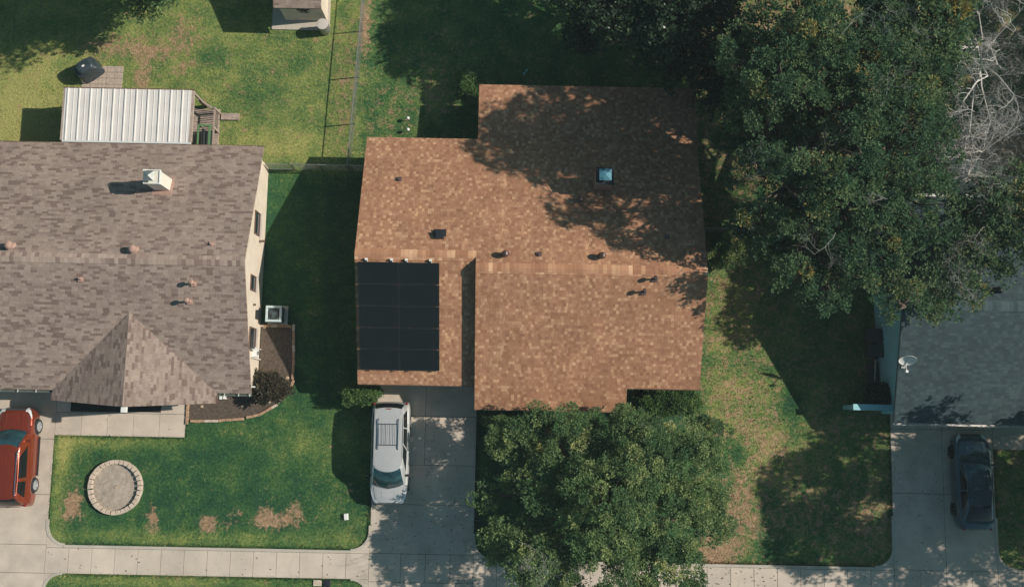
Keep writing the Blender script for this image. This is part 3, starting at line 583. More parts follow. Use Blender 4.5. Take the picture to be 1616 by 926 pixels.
# chimney with bluish metal cap
x, y = Wp(952, 285, 4.2); mb = MB(); mb.box(x-.4, x+.4, y-.4, y+.4, 3.2, 5.05); ch = mb.build('chimney', M['brick'], roofO)
x += .0; mb = MB(); mb.box(x-.43, x+.43, y-.43, y+.43, 5.053, 5.1); mb.build('chimney_trim', M['dark_metal'], ch)
mb = MB(); mb.box(x-.2, x+.2, y-.2, y+.2, 5.103, 5.4); mb.add([(x-.29,y-.28,5.402),(x+.29,y-.28,5.402),(x+.29,y+.28,5.402),(x-.29,y+.28,5.402),(x,y,5.48)], [(0,1,4),(1,2,4),(2,3,4),(3,0,4),(3,2,1,0)]); mb.build('chimney_cap', M['copper'], ch)
zo = lambda x, y: zN(y) if (y > 7.1 and (x > x1 or y > 7.7)) else (zS(y) if x > x1 else zw(y))
for px, py in ((798, 400), (951, 403), (919, 306)):
    x, y = Wp(px, py, 5.4); turbine(roofO, x, y, zo(x, y), M['vent_bronze'], .17)
for px, py, h, hood in ((626, 276, .2, False), (850, 405, .16, False), (1014, 462, .4, True), (1030, 443, .4, True), (1052, 375, .2, False)):
    x, y = Wp(px, py, 4.6); pipe_vent(roofO, x, y, zo(x, y), h, M['vent_bronze'], .05, hood)
x, y = Wp(694, 371, 4.8); mb = MB(); mb.obox((x, y, zo(x, y)+.12), (.42, .4, .26), top=.9); mb.obox((x, y, zo(x, y)+.012), (.6, .6, .02)); mb.build('roof_vent', M['dark_metal'], roofO)
mb = MB(); mb.tube([(8.95,4.95,1.9),(9.25,5.0,2.1),(9.3,5.2,2.2),(9.3,6.1,2.2),(9.25,6.3,2.1),(8.95,6.35,1.9)], .04, 8); mb.build('conduit_pipe', M['galv'], OH)
# solar array
pitch = math.atan((zN(7.7)-2.6)/(7.7-1.63))
SA = thing('solar_array', (-5.5, 4.8, zw(4.8)), 'dark solar array of ten panels lying on the rust shingle roof', 'solar panels')
for i in range(2):
    for j in range(5):
        ya, yb = 7.32-j*1.004, 7.32-(j+1)*1.004+.025; xa = -7.46+i*1.945; xb = xa+1.925; h = .14
        mb = MB(); mb.slab([(xa,ya,zw(ya)+h),(xa,yb,zw(yb)+h),(xb,yb,zw(yb)+h),(xb,ya,zw(ya)+h)], .035); p = mb.build('panel', M['panel_frame'], SA)
        e = .022; mb = MB(); mb.slab([(xa+e,ya-e,zw(ya-e)+h+.004),(xa+e,yb+e,zw(yb+e)+h+.004),(xb-e,yb+e,zw(yb+e)+h+.004),(xb-e,ya-e,zw(ya-e)+h+.004)], .003); mb.build('cell_surface', M['solar'], p)
for x in (-7.05, -5.85, -5.15, -4.0):
    mb = MB(); mb.beam((x, 7.42, zw(7.42)+.085), (x, 2.25, zw(2.25)+.085), .04, .05); o = mb.build('rail', M['dark_metal'], SA)
    mb = MB(); mb.obox((x, 7.44, zw(7.44)+.12), (.13, .1, .08)); mb.obox((x+.0, 7.40, zw(7.4)+.02), (.08, .16, .04)); mb.build('bracket', M['white'], SA)

# --- grey-roofed house on the right
GH = thing('house', (27, 6, 0), 'house with slate grey shingle roof and pale blue side wall, partly under big tree', 'house')
gx0, gx1 = 18.75, 40.0
def shear(mb): mb.v = [(p[0]-(.042*(p[1]-.3) if p[0] < 19.3 else 0), p[1], p[2]) for p in mb.v]
gN, gR, gS = 11.6, 5.85, .25; gz, gzr = 2.5, 4.7
mb = MB(); mb.slab([(gx0,gR,gzr),(gx0,gS,gz),(gx1,gS,gz),(gx1,gR,gzr)], .14); shear(mb); roofG = mb.build('roof', M['grey_s'], GH)
mb = MB(); mb.slab([(gx0,gN,gz),(gx0,gR,gzr),(gx1,gR,gzr),(gx1,gN,gz)], .14); shear(mb); mb.build('roof_slope', M['grey_n'], roofG)
ridge(gx0-.22, gx1, gR, gzr, .39, .38, M['grey_cap'], roofG)
zg = lambda y: gz+(gN-y)*(gzr-gz)/(gN-gR) if y > gR else gz+(y-gS)*(gzr-gz)/(gR-gS)
mb = MB(); gable_wall(mb, 19.05, 19.2, [.7, gR, 11.2], lambda y: zg(y)-.16); mb.box(19.2, 39, 11.05, 11.2, 0, 2.4); mb.box(19.2, 19.6, .7, .85, 0, 2.4); mb.box(24.5, 39, .7, .85, 0, 2.4); mb.box(19.6, 24.5, .7, .85, 2.1, 2.4); shear(mb); mb.build('wall', M['blue_siding'], GH)
mb = MB(); mb.box(19.6, 24.5, .74, .8, ZT, 2.1); mb.build('garage_door', M['white'], GH); window_on_y(GH, .7, 26, 28, .9, 2.1, M['white'])
mb = MB(); mb.box(gx0, gx1, gS-.12, gS-.105, gz-.17, gz-.02); mb.box(gx0, gx1, gS-.105, gS-.005, gz-.17, gz-.155); mb.box(gx0, gx1, gN+.005, gN+.14, gz-.1, gz+.0); build_split(mb, 'gutter', M['gutter_white'], roofG)
mb = MB(); mb.slab([(gx0-.03,gR,gzr-.01),(gx0-.03,gS,gz-.01),(gx0-.003,gS,gz-.01),(gx0-.003,gR,gzr-.01)], .16); mb.slab([(gx0-.03,gN,gz-.01),(gx0-.03,gR,gzr-.01),(gx0-.003,gR,gzr-.01),(gx0-.003,gN,gz-.01)], .16); shear(mb); build_split(mb, 'fascia', M['ac_dark'], roofG)
x, y = Wp(1580, 457, 4.9); turbine(roofG, x, y, zg(y), M['dark_metal'], .18)
window_on_x(GH, 18.72, 7.2, 8.4, 1.1, 2.1, M['white'], out=-1)
# satellite dish
x, y = Wp(1420, 578, 3.4); x += .1
SD = thing('satellite_dish', (x, y, zg(y)), 'pale grey satellite dish on the edge of the slate grey roof', 'satellite dish')
mb = MB(); c = Vector((x+.02, y+.32, zg(y)+.55)); nrm = Vector((-.12, -.88, .5)).normalized(); a = Vector((1,0,0)); a = (a-nrm*a.dot(nrm)).normalized(); b = nrm.cross(a); vs_ = []; fs_ = []; K = 28
for s_, off in ((0, 0), (1, -.02)):
    for ri in range(6):
        rr = .4*ri/5
        for k in range(K): q = 2*math.pi*k/K; vs_.append(c+a*math.cos(q)*rr*1.05+b*math.sin(q)*rr+nrm*(.1*(rr/.4)**2+off))
for s_ in (0, 1):
    for ri in range(5):
        for k in range(K):
            q = [s_*6*K+ri*K+k, s_*6*K+ri*K+(k+1)%K, s_*6*K+(ri+1)*K+(k+1)%K, s_*6*K+(ri+1)*K+k]; fs_.append(tuple(q if s_ else q[::-1]))
for k in range(K): fs_.append((5*K+k, 5*K+(k+1)%K, 11*K+(k+1)%K, 11*K+k))
mb.add(vs_, fs_); mb.build('dish', M['dish'], SD, smooth=True)
mb = MB(); e = c+nrm*.5-b*.32; mb.tube([c-b*.34, e], .02); mb.obox(e, (.12, .12, .12)); mb.build('feed_arm', M['white'], SD)
mb = MB(); mb.tube([c-nrm*.03, (x, y+.1, zg(y)+.3), (x, y, zg(y)+.0)], .025); mb.obox((x, y, zg(y)+.01), (.2, .2, .02)); mb.build('mast', M['galv'], SD)
# wing wall beside the grey house
x, y = Wp(1380, 649, 1.8); WW = thing('wing_wall', (x, .95, 0), 'short pale blue slatted wall running out from the corner of the grey roofed house', 'wall')
mb = MB(); mb.box(17.05, 19.02, .88, 1.1, 0, 1.72); mb.build('panel', M['blue_siding'], WW); mb = MB(); mb.box(17.0, 19.0, .84, 1.14, 1.724, 1.78)
for k in range(14): mb.box(17.55+k*.1, 17.59+k*.1, .86, 1.12, 1.784, 1.80)
mb.build('cap', M['teal'], WW)

# ------------------------------------------------------------------ metal patio cover, deck, swing
PC = thing('patio_cover', (-19.9, 15, 0), 'white ribbed metal patio cover behind the mauve brown roofed house', 'patio cover')
px0, px1, py0, py1 = -23.15, -16.7, 13.68, 16.4
mb = MB(); zp = lambda y: 2.42+(y-py0)*.02+.06
mb.slab([(px0,py1,zp(py1)),(px0,py0,zp(py0)),(px1,py0,zp(py0)),(px1,py1,zp(py1))], .03)
nr = 22
for k in range(nr):
    x = px0+.16+k*(px1-px0-.3)/(nr-1); w = .022 if k % 2 else .042; h = .018 if k % 2 else .045
    mb.add([(x-w,py0,zp(py0)+.002),(x+w,py0,zp(py0)+.002),(x+w*.6,py0,zp(py0)+h),(x-w*.6,py0,zp(py0)+h),(x-w,py1,zp(py1)+.002),(x+w,py1,zp(py1)+.002),(x+w*.6,py1,zp(py1)+h),(x-w*.6,py1,zp(py1)+h)], [(0,1,2,3),(7,6,5,4),(3,2,6,7),(1,5,6,2),(0,3,7,4)])
mb.build('roof_panel', M['metal_roof'], PC)
mb = MB(); mb.box(px0-.1, px0-.004, py0, py1, 2.36, 2.5); mb.box(px1+.004, px1+.14, py0, py1, 2.36, 2.5); build_split(mb, 'edge_beam', M['wood'], PC)
mb = MB(); mb.box(px0-.1, px1+.14, py1+.004, py1+.06, 2.34, 2.52); mb.build('front_beam', M['brown_trim'], PC)
mb = MB(); mb.box(px0, px1+.1, py0-.09, py0-.004, 2.38, 2.5); mb.build('flashing', M['dish'], PC)
for x in (px0, -19.9, px1+.02):
    mb = MB(); mb.box(x, x+.09, py1-.12, py1-.03, 0, 2.36); mb.build('post', M['wood'], PC)
DK = thing('deck', (-17, 14.8, 0), 'weathered wood deck with railing under the metal patio cover', 'deck')
mb = MB()
for k in range(17): mb.box(px0, -15.95, 13.72+k*.145, 13.85+k*.145, .12, .16)
mb.box(-16.0, -15.94, 13.7, 16.2, .0, .12); mb.build('floor', M['wood'], DK)
mb = MB(); mb.box(-15.98, -15.9, 13.75, 16.0, .95, .99); mb.beam((-16.9, 16.5, .97), (-15.94, 15.9, .97), .09, .05); build_split(mb, 'handrail', M['wood'], DK)
for x, y in ((-15.94, 15.96), (-15.94, 14.9), (-15.94, 13.8), (-16.8, 16.4)):
    mb = MB(); mb.box(x-.05, x+.05, y-.05, y+.05, .0, 1.05); mb.build('rail_post', M['wood'], DK)
mb = MB()
for k in range(8): mb.box(-16.0, -15.95, 15.0+k*.12, 15.035+k*.12, .2, .94)
for k in range(5): q = k/5; mb.box(-16.75+q*.75, -16.71+q*.75, 16.38-q*.45, 16.42-q*.45, .2, .94)
build_split(mb, 'baluster', M['wood'], DK)
mb = MB(); mb.box(-15.85, -14.9, 15.62, 15.98, .0, .12); mb.build('step', M['wood'], DK)
SW = thing('porch_swing', (-16.2, 14.3, .16), 'green framed bench swing at the east end of the deck', 'swing')
for x, y in ((-16.05, 13.9), (-16.05, 14.95), (-16.62, 13.9), (-16.62, 14.95)):
    mb = MB(); mb.tube([(x, y, .16), (x, y, 1.25)], .03); mb.build('leg', M['green_paint'], SW)
mb = MB(); mb.box(-16.1, -16.0, 13.85, 15.0, 1.25, 1.31); mb.box(-16.68, -16.6, 13.85, 15.0, 1.25, 1.31); mb.box(-16.6, -16.1, 14.9, 15.0, 1.25, 1.31); mb.build('frame', M['green_paint'], SW)
mb = MB(); mb.box(-16.55, -16.12, 13.95, 14.85, .5, .56); mb.box(-16.55, -16.48, 13.95, 14.85, .56, 1.0); mb.build('seat', M['bin'], SW)
# paver pad
mb = MB(); a = Wp(131, 104); b = Wp(193, 138)
for i in range(5):
    for j in range(4):
        w_ = (b[0]-a[0])/5; h_ = (a[1]-b[1]+.2)/4; mb.box(a[0]+i*w_+.01, a[0]+(i+1)*w_-.01, b[1]-.2+j*h_+.01, b[1]-.2+(j+1)*h_-.01, -.05, .03)
tag(mb.build('paver_pad', M['paver']), kind='structure')
# covered grill
x, y = Wp(138.5, 109, .6); GR = thing('grill', (x, y, 0), 'barbecue grill under a dark vinyl cover at the edge of the paver pad', 'grill', rz=R(36))
def cover(w, d, h):
    mb = MB(); prof = []
    rings = []
    for z, sx_, sy_ in ((0.02, 1.0, 1.0), (.3, .98, .95), (.72, .96, .9), (.9, .93, .88), (.93, .70, .86), (1.12, .62, .74), (1.18, .56, .5)):
        ring = []
        for k in range(32):
            q = 2*math.pi*k/32; c_, s_ = math.cos(q), math.sin(q); m = 5
            r = (abs(c_)**m+abs(s_)**m)**(-1/m); wr = 1+.025*math.sin(k*5)*(1-z/1.3)
            ring.append((c_*r*w/2*sx_*wr, s_*r*d/2*sy_*wr, z*h/1.18))
        rings += ring
    fs = []
    for i in range(6):
        for k in range(32): fs.append((i*32+k, i*32+(k+1)%32, (i+1)*32+(k+1)%32, (i+1)*32+k))
    fs.append(tuple(range(6*32, 7*32))); return mb.add(rings, fs)
smooth_angle(cover(1.28, .86, 1.15).build('cover', M['vinyl'], GR, local=True), 40)
mb = MB(); mb.box(-.1, .04, -.07, .03, 1.155, 1.165); mb.build('label_patch', M['white'], GR, local=True)
for s_ in (-1, 1):
    mb = MB(); mb.tube([(s_*.6, -.3, .0), (s_*.66, -.34, .3), (s_*.6, -.3, .62)], .02); mb.build('strap', M['galv'], GR, local=True)

# ------------------------------------------------------------------ garden shed with star
SH = thing('shed', (-11.5, 23, 0), 'small tan shed with brown shingle roof and dark metal star, on a concrete slab', 'shed')
mb = MB(); sx0, sx1, sy0, sy1 = -12.65, -10.42, 21.25, 25.2; xm = (sx0+sx1)/2
mb.slab([(sx0-.1,20.9,2.5),(sx1+.15,20.9,2.5),(sx1+.15,23.2,3.3),(sx0-.1,23.2,3.3)], .1); rf = mb.build('roof', M['left_s'], SH)
mb = MB(); mb.slab([(sx0-.1,23.2,3.3),(sx1+.15,23.2,3.3),(sx1+.15,25.5,2.5),(sx0-.1,25.5,2.5)], .1); mb.build('roof_slope', M['left_n'], rf)
mb = MB(); mb.box(sx0, sx1, sy0, sy0+.1, 0.05, 2.46); mb.box(sx0, sx1, sy1-.1, sy1, .05, 2.46); zs = lambda y: 2.5+min(y-20.9, 25.5-y)*.348-.12
for xa in (sx0, sx1-.1):
    pts = [(sy0+.1, .05), (sy1-.1, .05), (sy1-.1, zs(sy1-.1)), (23.2, zs(23.2)), (sy0+.1, zs(sy0+.1))]; n = 5
    mb.add([(xa, p, q) for p, q in pts]+[(xa+.1, p, q) for p, q in pts], [(4,3,2,1,0), (5,6,7,8,9)]+[(i, (i+1)%n, n+(i+1)%n, n+i) for i in range(n)])
mb.build('wall', M['cream'], SH)
mb = MB(); pts = []
for k in range(10): q = math.pi/2+k*math.pi/5; r = .36 if k % 2 == 0 else .15; pts.append((xm+.1+r*math.cos(q), 1.42+r*math.sin(q)))
mb.add([(p, sy0-.03, q) for p, q in pts]+[(p, sy0-.003, q) for p, q in pts]+[(xm+.1, sy0-.09, 1.42)], [(i, (i+1)%10, 20) for i in range(10)]+[(i, 10+i, 10+(i+1)%10, (i+1)%10) for i in range(10)])
ring = [(xm+.1+.33*math.cos(2*math.pi*k/24), sy0-.02, 1.42+.33*math.sin(2*math.pi*k/24)) for k in range(25)]; mb.tube(ring, .012, 5); mb.build('star', M['dark_metal'], SH)
mb = MB(); mb.box(-13.4, -10.28, 20.72, 25.6, -.05, .05); tag(mb.build('shed_slab', M['kerb']), kind='structure')
x, y = Wp(509, 39, .9); BR = thing('barrel', (x, y, .05), 'grey metal drum standing on the slab at the corner of the shed', 'barrel')
mb = MB(); mb.lathe((x, y, .05), [(.27,0),(.29,.03),(.28,.3),(.295,.32),(.28,.34),(.28,.62),(.295,.64),(.28,.66),(.28,.88),(.3,.9)], 28); mb.build('drum', M['galv'], BR, smooth=True)
mb = MB(); mb.lathe((x, y, .952), [(.3,0),(.3,.03),(.25,.04),(.05,.05)], 28); mb.build('lid', M['trim'], BR)

# ------------------------------------------------------------------ chain link fences
def chain_fence(pa, pb, n, label, gates=()):
    pa, pb = Vector((*pa, 0)), Vector((*pb, 0)); d = pb-pa; L = d.length; d.normalize()
    F = thing('chain_link_fence', tuple((pa+pb)/2), label, 'fence')
    mb = MB(); mb.tube([pa+Vector((0,0,1.2)), pb+Vector((0,0,1.2))], .024); mb.build('top_rail', M['galv'], F)
    for k in range(n+1):
        p = pa+d*L*k/n; mb = MB(); mb.cyl(p+Vector((0,0,-.1)), p+Vector((0,0,1.25)), .032, n=10); mb.cyl(p+Vector((0,0,1.25)), p+Vector((0,0,1.29)), .04, .015, 10); mb.build('post', M['galv'], F)
    mb = MB(); s = .085; K = int((L+1.15)/s)
    for k in range(K):
        for sg in (1, -1):
            t0 = k*s-1.15; u0, u1 = (t0, t0+1.15) if sg == 1 else (t0+1.15, t0); z0, z1 = .04, 1.19
            lo, hi = min(u0, u1), max(u0, u1)
            if lo < 0 or hi > L:
                f0, f1 = 0, 1
                if u1 != u0:
                    ta = (0-u0)/(u1-u0); tb = (L-u0)/(u1-u0); f0 = max(0, min(ta, tb)); f1 = min(1, max(ta, tb))
                if f1 <= f0: continue
                u0, u1, z0, z1 = u0+(u1-u0)*f0, u0+(u1-u0)*f1, z0+(z1-z0)*f0, z0+(z1-z0)*f1
            mb.tube([pa+d*u0+Vector((0,0,z0)), pa+d*u1+Vector((0,0,z1))], .0022, 3)
    mb.build('mesh', M['wire'], F); return F
chain_fence((-8.83, 12.97), (-8.2, 25.9), 5, 'long chain link fence between the two back yards running away behind the houses')
chain_fence((-11.75, 12.97), (-8.9, 12.97), 2, 'chain link fence crossing the gap between the tan house and rust roofed house')
chain_fence((-8.7, 12.97), (-7.35, 12.97), 1, 'short piece of chain link fence in the shade against the rust roofed house')
chain_fence((8.85, 10.0), (14.5, 10.1), 3, 'chain link fence in deep shade under the big tree east of the rust roofed house')
GT = thing('fence_gate', (-12.4, 12.97, 0), 'narrow chain link gate beside the cream wall of the tan house', 'gate')
mb = MB(); mb.tube([(-13.1,12.97,.1),(-13.1,12.97,1.15),(-11.85,12.97,1.15),(-11.85,12.97,.1),(-13.1,12.97,.1)], .025); mb.tube([(-13.1,12.97,.6),(-11.85,12.97,.6)], .018); mb.build('frame', M['galv'], GT)
mb = MB()
for k in range(13):
    mb.tube([(-13.08+k*.098,12.97,.12),(-13.08+k*.098,12.97,1.13)], .004, 4)
for k in range(10): mb.tube([(-13.09,12.965,.15+k*.1),(-11.86,12.965,.15+k*.1)], .003, 4)
mb.build('mesh', M['wire'], GT)

# ------------------------------------------------------------------ AC unit, bed, ring, small yard things
x, y = Wp(432, 495, .85); AC = thing('air_conditioner', (x, y, 0), 'pale blue grey air conditioning unit beside the cream wall', 'air conditioner')
mb = MB(); mb.box(x-.5, x+.55, y-.5, y+.5, -.05, .07); mb.build('pad', M['kerb'], AC)
mb = MB(); mb.obox((x, y, .46), (.78, .8, .76)); mb.build('cabinet', M['ac_dark'], AC, bevel=.05)
mb = MB()
for s_ in (-1, 1): mb.box(x-.42, x+.42, y+s_*.36-.06, y+s_*.36+.06, .845, .9); mb.box(x+s_*.36-.06, x+s_*.36+.06, y-.3, y+.3, .845, .9)
mb.build('top_frame', M['ac'], AC, bevel=.02)
mb = MB(); mb.lathe((x, y, .842), [(.29,0),(.29,.02)], 24); f = mb.build('fan_well', M['black_trim'], AC)
mb = MB()
for k in range(3): q = k*math.pi*2/3+.4; mb.obox((x+.13*math.cos(q), y+.13*math.sin(q), .868), (.2, .16, .012), q)
mb.lathe((x, y, .868), [(.07,0),(.07,.03)], 14); mb.build('fan_blade', M['ac_dark'], f)
mb = MB()
for r in (.1, .16, .22, .28): mb.tube([(x+r*math.cos(2*math.pi*k/24), y+r*math.sin(2*math.pi*k/24), .9) for k in range(25)], .004, 4)
build_split(mb, 'fan_guard', M['ac_dark'], f)
mb = MB(); mb.box(-13.198, -13.03, y-.3, y+.15, .5, 1.2); mb.build('electric_box', M['dark_metal'], LH)
x, y = Wp(410, 557, 1.3); mt = thing('electric_meter', (x-.05, y, 1.2), 'white utility meter and conduit on the cream wall above the flower bed', 'meter')
mb = MB(); mb.box(-13.19, -12.98, y-.2, y+.2, 1.0, 1.5); mb.build('box', M['white'], mt); mb = MB(); mb.cyl((-12.98, y, 1.3), (-12.86, y, 1.3), .09, n=16); mb.build('dial', M['galv'], mt); mb = MB(); mb.tube([(-13.1,y-.26,.1),(-13.1,y-.26,1.6)], .03); mb.tube([(-13.1,y+.26,.1),(-13.1,y+.26,1.3)], .03); build_split(mb, 'conduit', M['white'], mt)
bed = [(-16.7, .9), (-16.7, -.32)]+[Wp(*p) for p in ((340,663),(380,660),(410,653),(432,640),(450,622),(461,603),(463,570),(463,516))]+[(-13.15, 4.62), (-13.15, 1.6), (-14.6, 1.55), (-14.7, .9)]
ar = sum(bed[i][0]*bed[(i+1)%len(bed)][1]-bed[(i+1)%len(bed)][0]*bed[i][1] for i in range(len(bed)))
mb = MB(); mb.prism(bed if ar > 0 else bed[::-1], -.1, .03); tag(mb.build('flower_bed', M['mulch']), kind='structure')
mb = MB(); mb.box(-22.75, -20.15, .02, 1.85, -.05, .075); mb.box(-19.95, -18.1, .06, 1.85, -.05, .075); mb.box(-17.3, -15.2, .98, 1.85, -.05, .075); tag(mb.build('entry_strip', M['dark_strip']), kind='structure')  # low near-black strips along the porch front
ED = thing('brick_edging', (-14, 0, 0), 'curved row of tan bricks edging the flower bed beside the front lawn', 'brick edging')
line = [(-16.72, .55), (-16.72, -.36)]+[Wp(*p) for p in ((340,664),(380,661),(410,654),(433,641),(451,623),(462,604),(464,570),(464,515),(412,514))]
def along(line, step):
    out = []; carry = 0
    for (xa, ya), (xb, yb) in zip(line[:-1], line[1:]):
        L = math.hypot(xb-xa, yb-ya); d = carry
        while d < L: q = (d+step/2)/L; out.append((xa+(xb-xa)*min(q,1), ya+(yb-ya)*min(q,1), math.atan2(yb-ya, xb-xa))); d += step
        carry = d-L
    return out
for k, (x, y, a) in enumerate(along(line, .36)):
    mb = MB(); mb.obox((x, y, .06+rnd.uniform(-.01,.01)), (.34, .13, .16), a+rnd.uniform(-.06,.06)); mb.build('brick', M['brick_edge'] if rnd.random() < .72 else M['block'], ED, bevel=.012)
rx, ry = Wp(183.5, 768); RG = thing('stone_ring', (rx, ry, 0), 'round ring of pale concrete blocks filled with grey gravel on the front lawn', 'stone ring')
mb = MB(); mb.lathe((rx, ry, -.05), [(1.2, 0), (1.2, .1), (.6, .13), (.05, .14)], 40); mb.build('gravel_fill', M['gravel'], RG)
for k in range(32):
    q = 2*math.pi*k/32+rnd.uniform(-.012,.012); r = 1.28+rnd.uniform(-.01,.01); h = .24+rnd.uniform(-.015,.015)
    ra, rb, hw = r-.11, r+.11, math.pi/32*.95; pts = [(rx+R_*math.cos(q+s_*hw*sc), ry+R_*math.sin(q+s_*hw*sc)) for R_, s_, sc in ((ra,-1,.82),(rb,-1,1),(rb,1,1),(ra,1,.82))]
    mb = MB(); mb.prism(pts, -.03, h); mb.build('block', M['block'], RG, bevel=.012)
mb = MB(); mb.obox((rx+.03, ry-.0, .1), (.1, .08, .05), .4); mb.obox((rx+.12, ry+.07, .1), (.09, .08, .05), 1.); build_split(mb, 'stone', M['stone'], RG)
def rock(px, py, s, label):
    x, y = Wp(px, py, .1); mb = MB(); r2 = random.Random(int(px*7+py)); pr = []
    vs_ = []
    for z, k in ((0, 1), (.4, .95), (.75, .6)):
        for i in range(9): q = 2*math.pi*i/9; r = s*k*r2.uniform(.75, 1.15); vs_.append((x+r*math.cos(q), y+r*math.sin(q)*.75, .02+z*s*.7))
    mb.add(vs_, [(i, (i+1)%9, 9+(i+1)%9, 9+i) for i in range(9)]+[(9+i, 9+(i+1)%9, 18+(i+1)%9, 18+i) for i in range(9)]+[tuple(range(18, 27)), tuple(range(8, -1, -1))])
    tag(mb.build('rock', M['stone'], bevel=.01), label, 'rock', 'rocks in the flower bed')
rock(422, 633, .2, 'large flat tan rock near the curve of the flower bed'); rock(418, 592, .14, 'tan rock at the cream wall side of the dry shrub'); rock(453, 596, .12, 'round tan rock beside the shaded brick edging'); rock(382, 641, .1, 'small pale rock below the brown roof corner in the bed'); rock(405, 637, .1, 'brown rock between the two pale rocks in the bed'); rock(318, 641, .1, 'small pale rock at the left end of the flower bed'); rock(417, 516, .1, 'pale stone by the air conditioner pad')
x, y = Wp(546, 815, .1); mb = MB(); mb.obox((x, y, .06), (.22, .34, .16), .1, .92); tag(mb.build('utility_box', M['white'], bevel=.02), 'small white utility box standing alone in the front lawn', 'utility box')
x, y = Wp(501, 919); mb = MB(); mb.obox((x, y, .03), (.42, .3, .07)); tag(mb.build('meter_cover', M['block'], bevel=.02), 'pale concrete water meter cover in the verge by the sidewalk', 'meter cover')
x, y = Wp(516, 921); mb = MB(); mb.obox((x, y, .03), (.36, .42, .07)); tag(mb.build('meter_cover', M['dark_metal'], bevel=.02), 'dark water meter cover in the verge beside the pale one', 'meter cover')
for px, py, lb in ((644, 187, 'white ball light on the back lawn, the farther one from the rust roof'), (644, 205, 'white ball light on the back lawn, the nearer one to the rust roof')):
    x, y = Wp(px, py, .3); L = thing('garden_light', (x, y, 0), lb, 'garden light'); mb = MB(); mb.lathe((x, y, .26), [(.02,0),(.07,.03),(.095,.09),(.07,.16),(.02,.185)], 16); mb.build('globe', M['white'], L, smooth=True); mb = MB(); mb.tube([(x,y,0),(x,y,.27)], .012); mb.build('stake', M['dark_metal'], L)
x, y = Wp(829, 114, .6); L = thing('garden_pinwheel', (x, y, 0), 'pale blue pinwheel in the shaded lawn behind the rust roof', 'pinwheel'); mb = MB()
for q, k in ((.9, .13), (4.1, .13)): mb.add([(x,y,.6),(x+k*math.cos(q-.5),y+k*math.sin(q-.5),.62),(x+k*1.5*math.cos(q),y+k*1.5*math.sin(q),.64),(x+k*math.cos(q+.5),y+k*math.sin(q+.5),.62),(x,y,.58),(x+k*math.cos(q-.5),y+k*math.sin(q-.5),.6),(x+k*1.5*math.cos(q),y+k*1.5*math.sin(q),.62),(x+k*math.cos(q+.5),y+k*math.sin(q+.5),.6)], [(0,1,2,3),(7,6,5,4),(0,4,5,1),(1,5,6,2),(2,6,7,3),(3,7,4,0)])
build_split(mb, 'blade', M['teal'], L); mb = MB(); mb.tube([(x,y,0),(x,y,.6)], .01); mb.build('stake', M['dark_metal'], L)
# bins and boards by the grey house
def bin_(px, py, mat, label):
    x, y = Wp(px, py, 1.0); B = thing('wheelie_bin', (x, y, 0), label, 'bin'); mb = MB(); mb.obox((x, y, .52), (.72, .7, .9), 0, 1.0)
    mb = MB(); z0, z1 = .08, .96; mb.add([(x-.26,y-.25,z0),(x+.26,y-.25,z0),(x+.26,y+.25,z0),(x-.26,y+.25,z0),(x-.34,y-.34,z1),(x+.34,y-.34,z1),(x+.34,y+.34,z1),(x-.34,y+.34,z1)], [(0,3,2,1),(4,5,6,7),(0,1,5,4),(1,2,6,5),(2,3,7,6),(3,0,4,7)]); mb.build('body', mat, B, bevel=.03)
    mb = MB(); mb.obox((x-.02, y, 1.0), (.76, .72, .07), 0, .9); mb.build('lid', mat, B, bevel=.02)
    mb = MB(); mb.tube([(x+.4,y-.25,1.0),(x+.4,y+.25,1.0)], .02); mb.build('handle', mat, B)
    for s_ in (-1, 1): mb = MB(); mb.cyl((x+.3,y+s_*.27,.13),(x+.3,y+s_*.33,.13), .13, n=18); mb.build('wheel', M['rubber'], B)
bin_(1381, 529, M['bin_red'], 'brownish wheeled bin against the pale blue side wall, the one nearer the big tree'); bin_(1384, 553, M['bin'], 'dark green wheeled bin against the pale blue side wall below the brownish bin')
mb = MB(); x, y = Wp(1378, 592, .2); mb.obox((x, y, .12), (.55, 1.3, .2)); tag(mb.build('storage_box', M['bin_red']), 'low dark storage box on the ground by the pale blue side wall', 'storage box')
mb = MB(); x, y = Wp(1381, 590, .3); mb.beam((x+.05, y+.75, .28), (x-.05, y-.75, .26), .06, .06); tag(mb.build('wooden_pole', M['trim']), 'pale pole lying on the low storage box', 'pole')
# shed at the top, seen between the trees, and the sunlit patio behind the grey house
x, y = Wp(1150, -20, 0); TS = thing('shed', (x, y, 0), 'shaded reddish shed with a pale blue door, half hidden by trees', 'shed')
mb = MB(); mb.box(x-1.2, x+3.2, y-.2, y+3, 0, 2.2); build_split(mb, 'wall', M['brick'], TS); mb = MB(); mb.slab([(x-1.4,y-.4,2.3),(x+3.4,y-.4,2.3),(x+3.4,y+3.2,2.5),(x-1.4,y+3.2,2.5)], .1); mb.build('roof', M['brown_trim'], TS)
dx, dy = Wp(1141, 8, 2.4); mb = MB(); mb.box(dx-.32, dx+.32, dy-.8, dy+1.0, 2.42, 2.47); mb.build('roof_panel', M['teal'], TS)
mb = MB(); a = Wp(1518, 262); b = Wp(1548, 320); mb.box(a[0]-.6, b[0]+.1, b[1]-1.6, a[1]+.4, -.1, ZT); tag(mb.build('patio', M['driveway']), kind='structure')

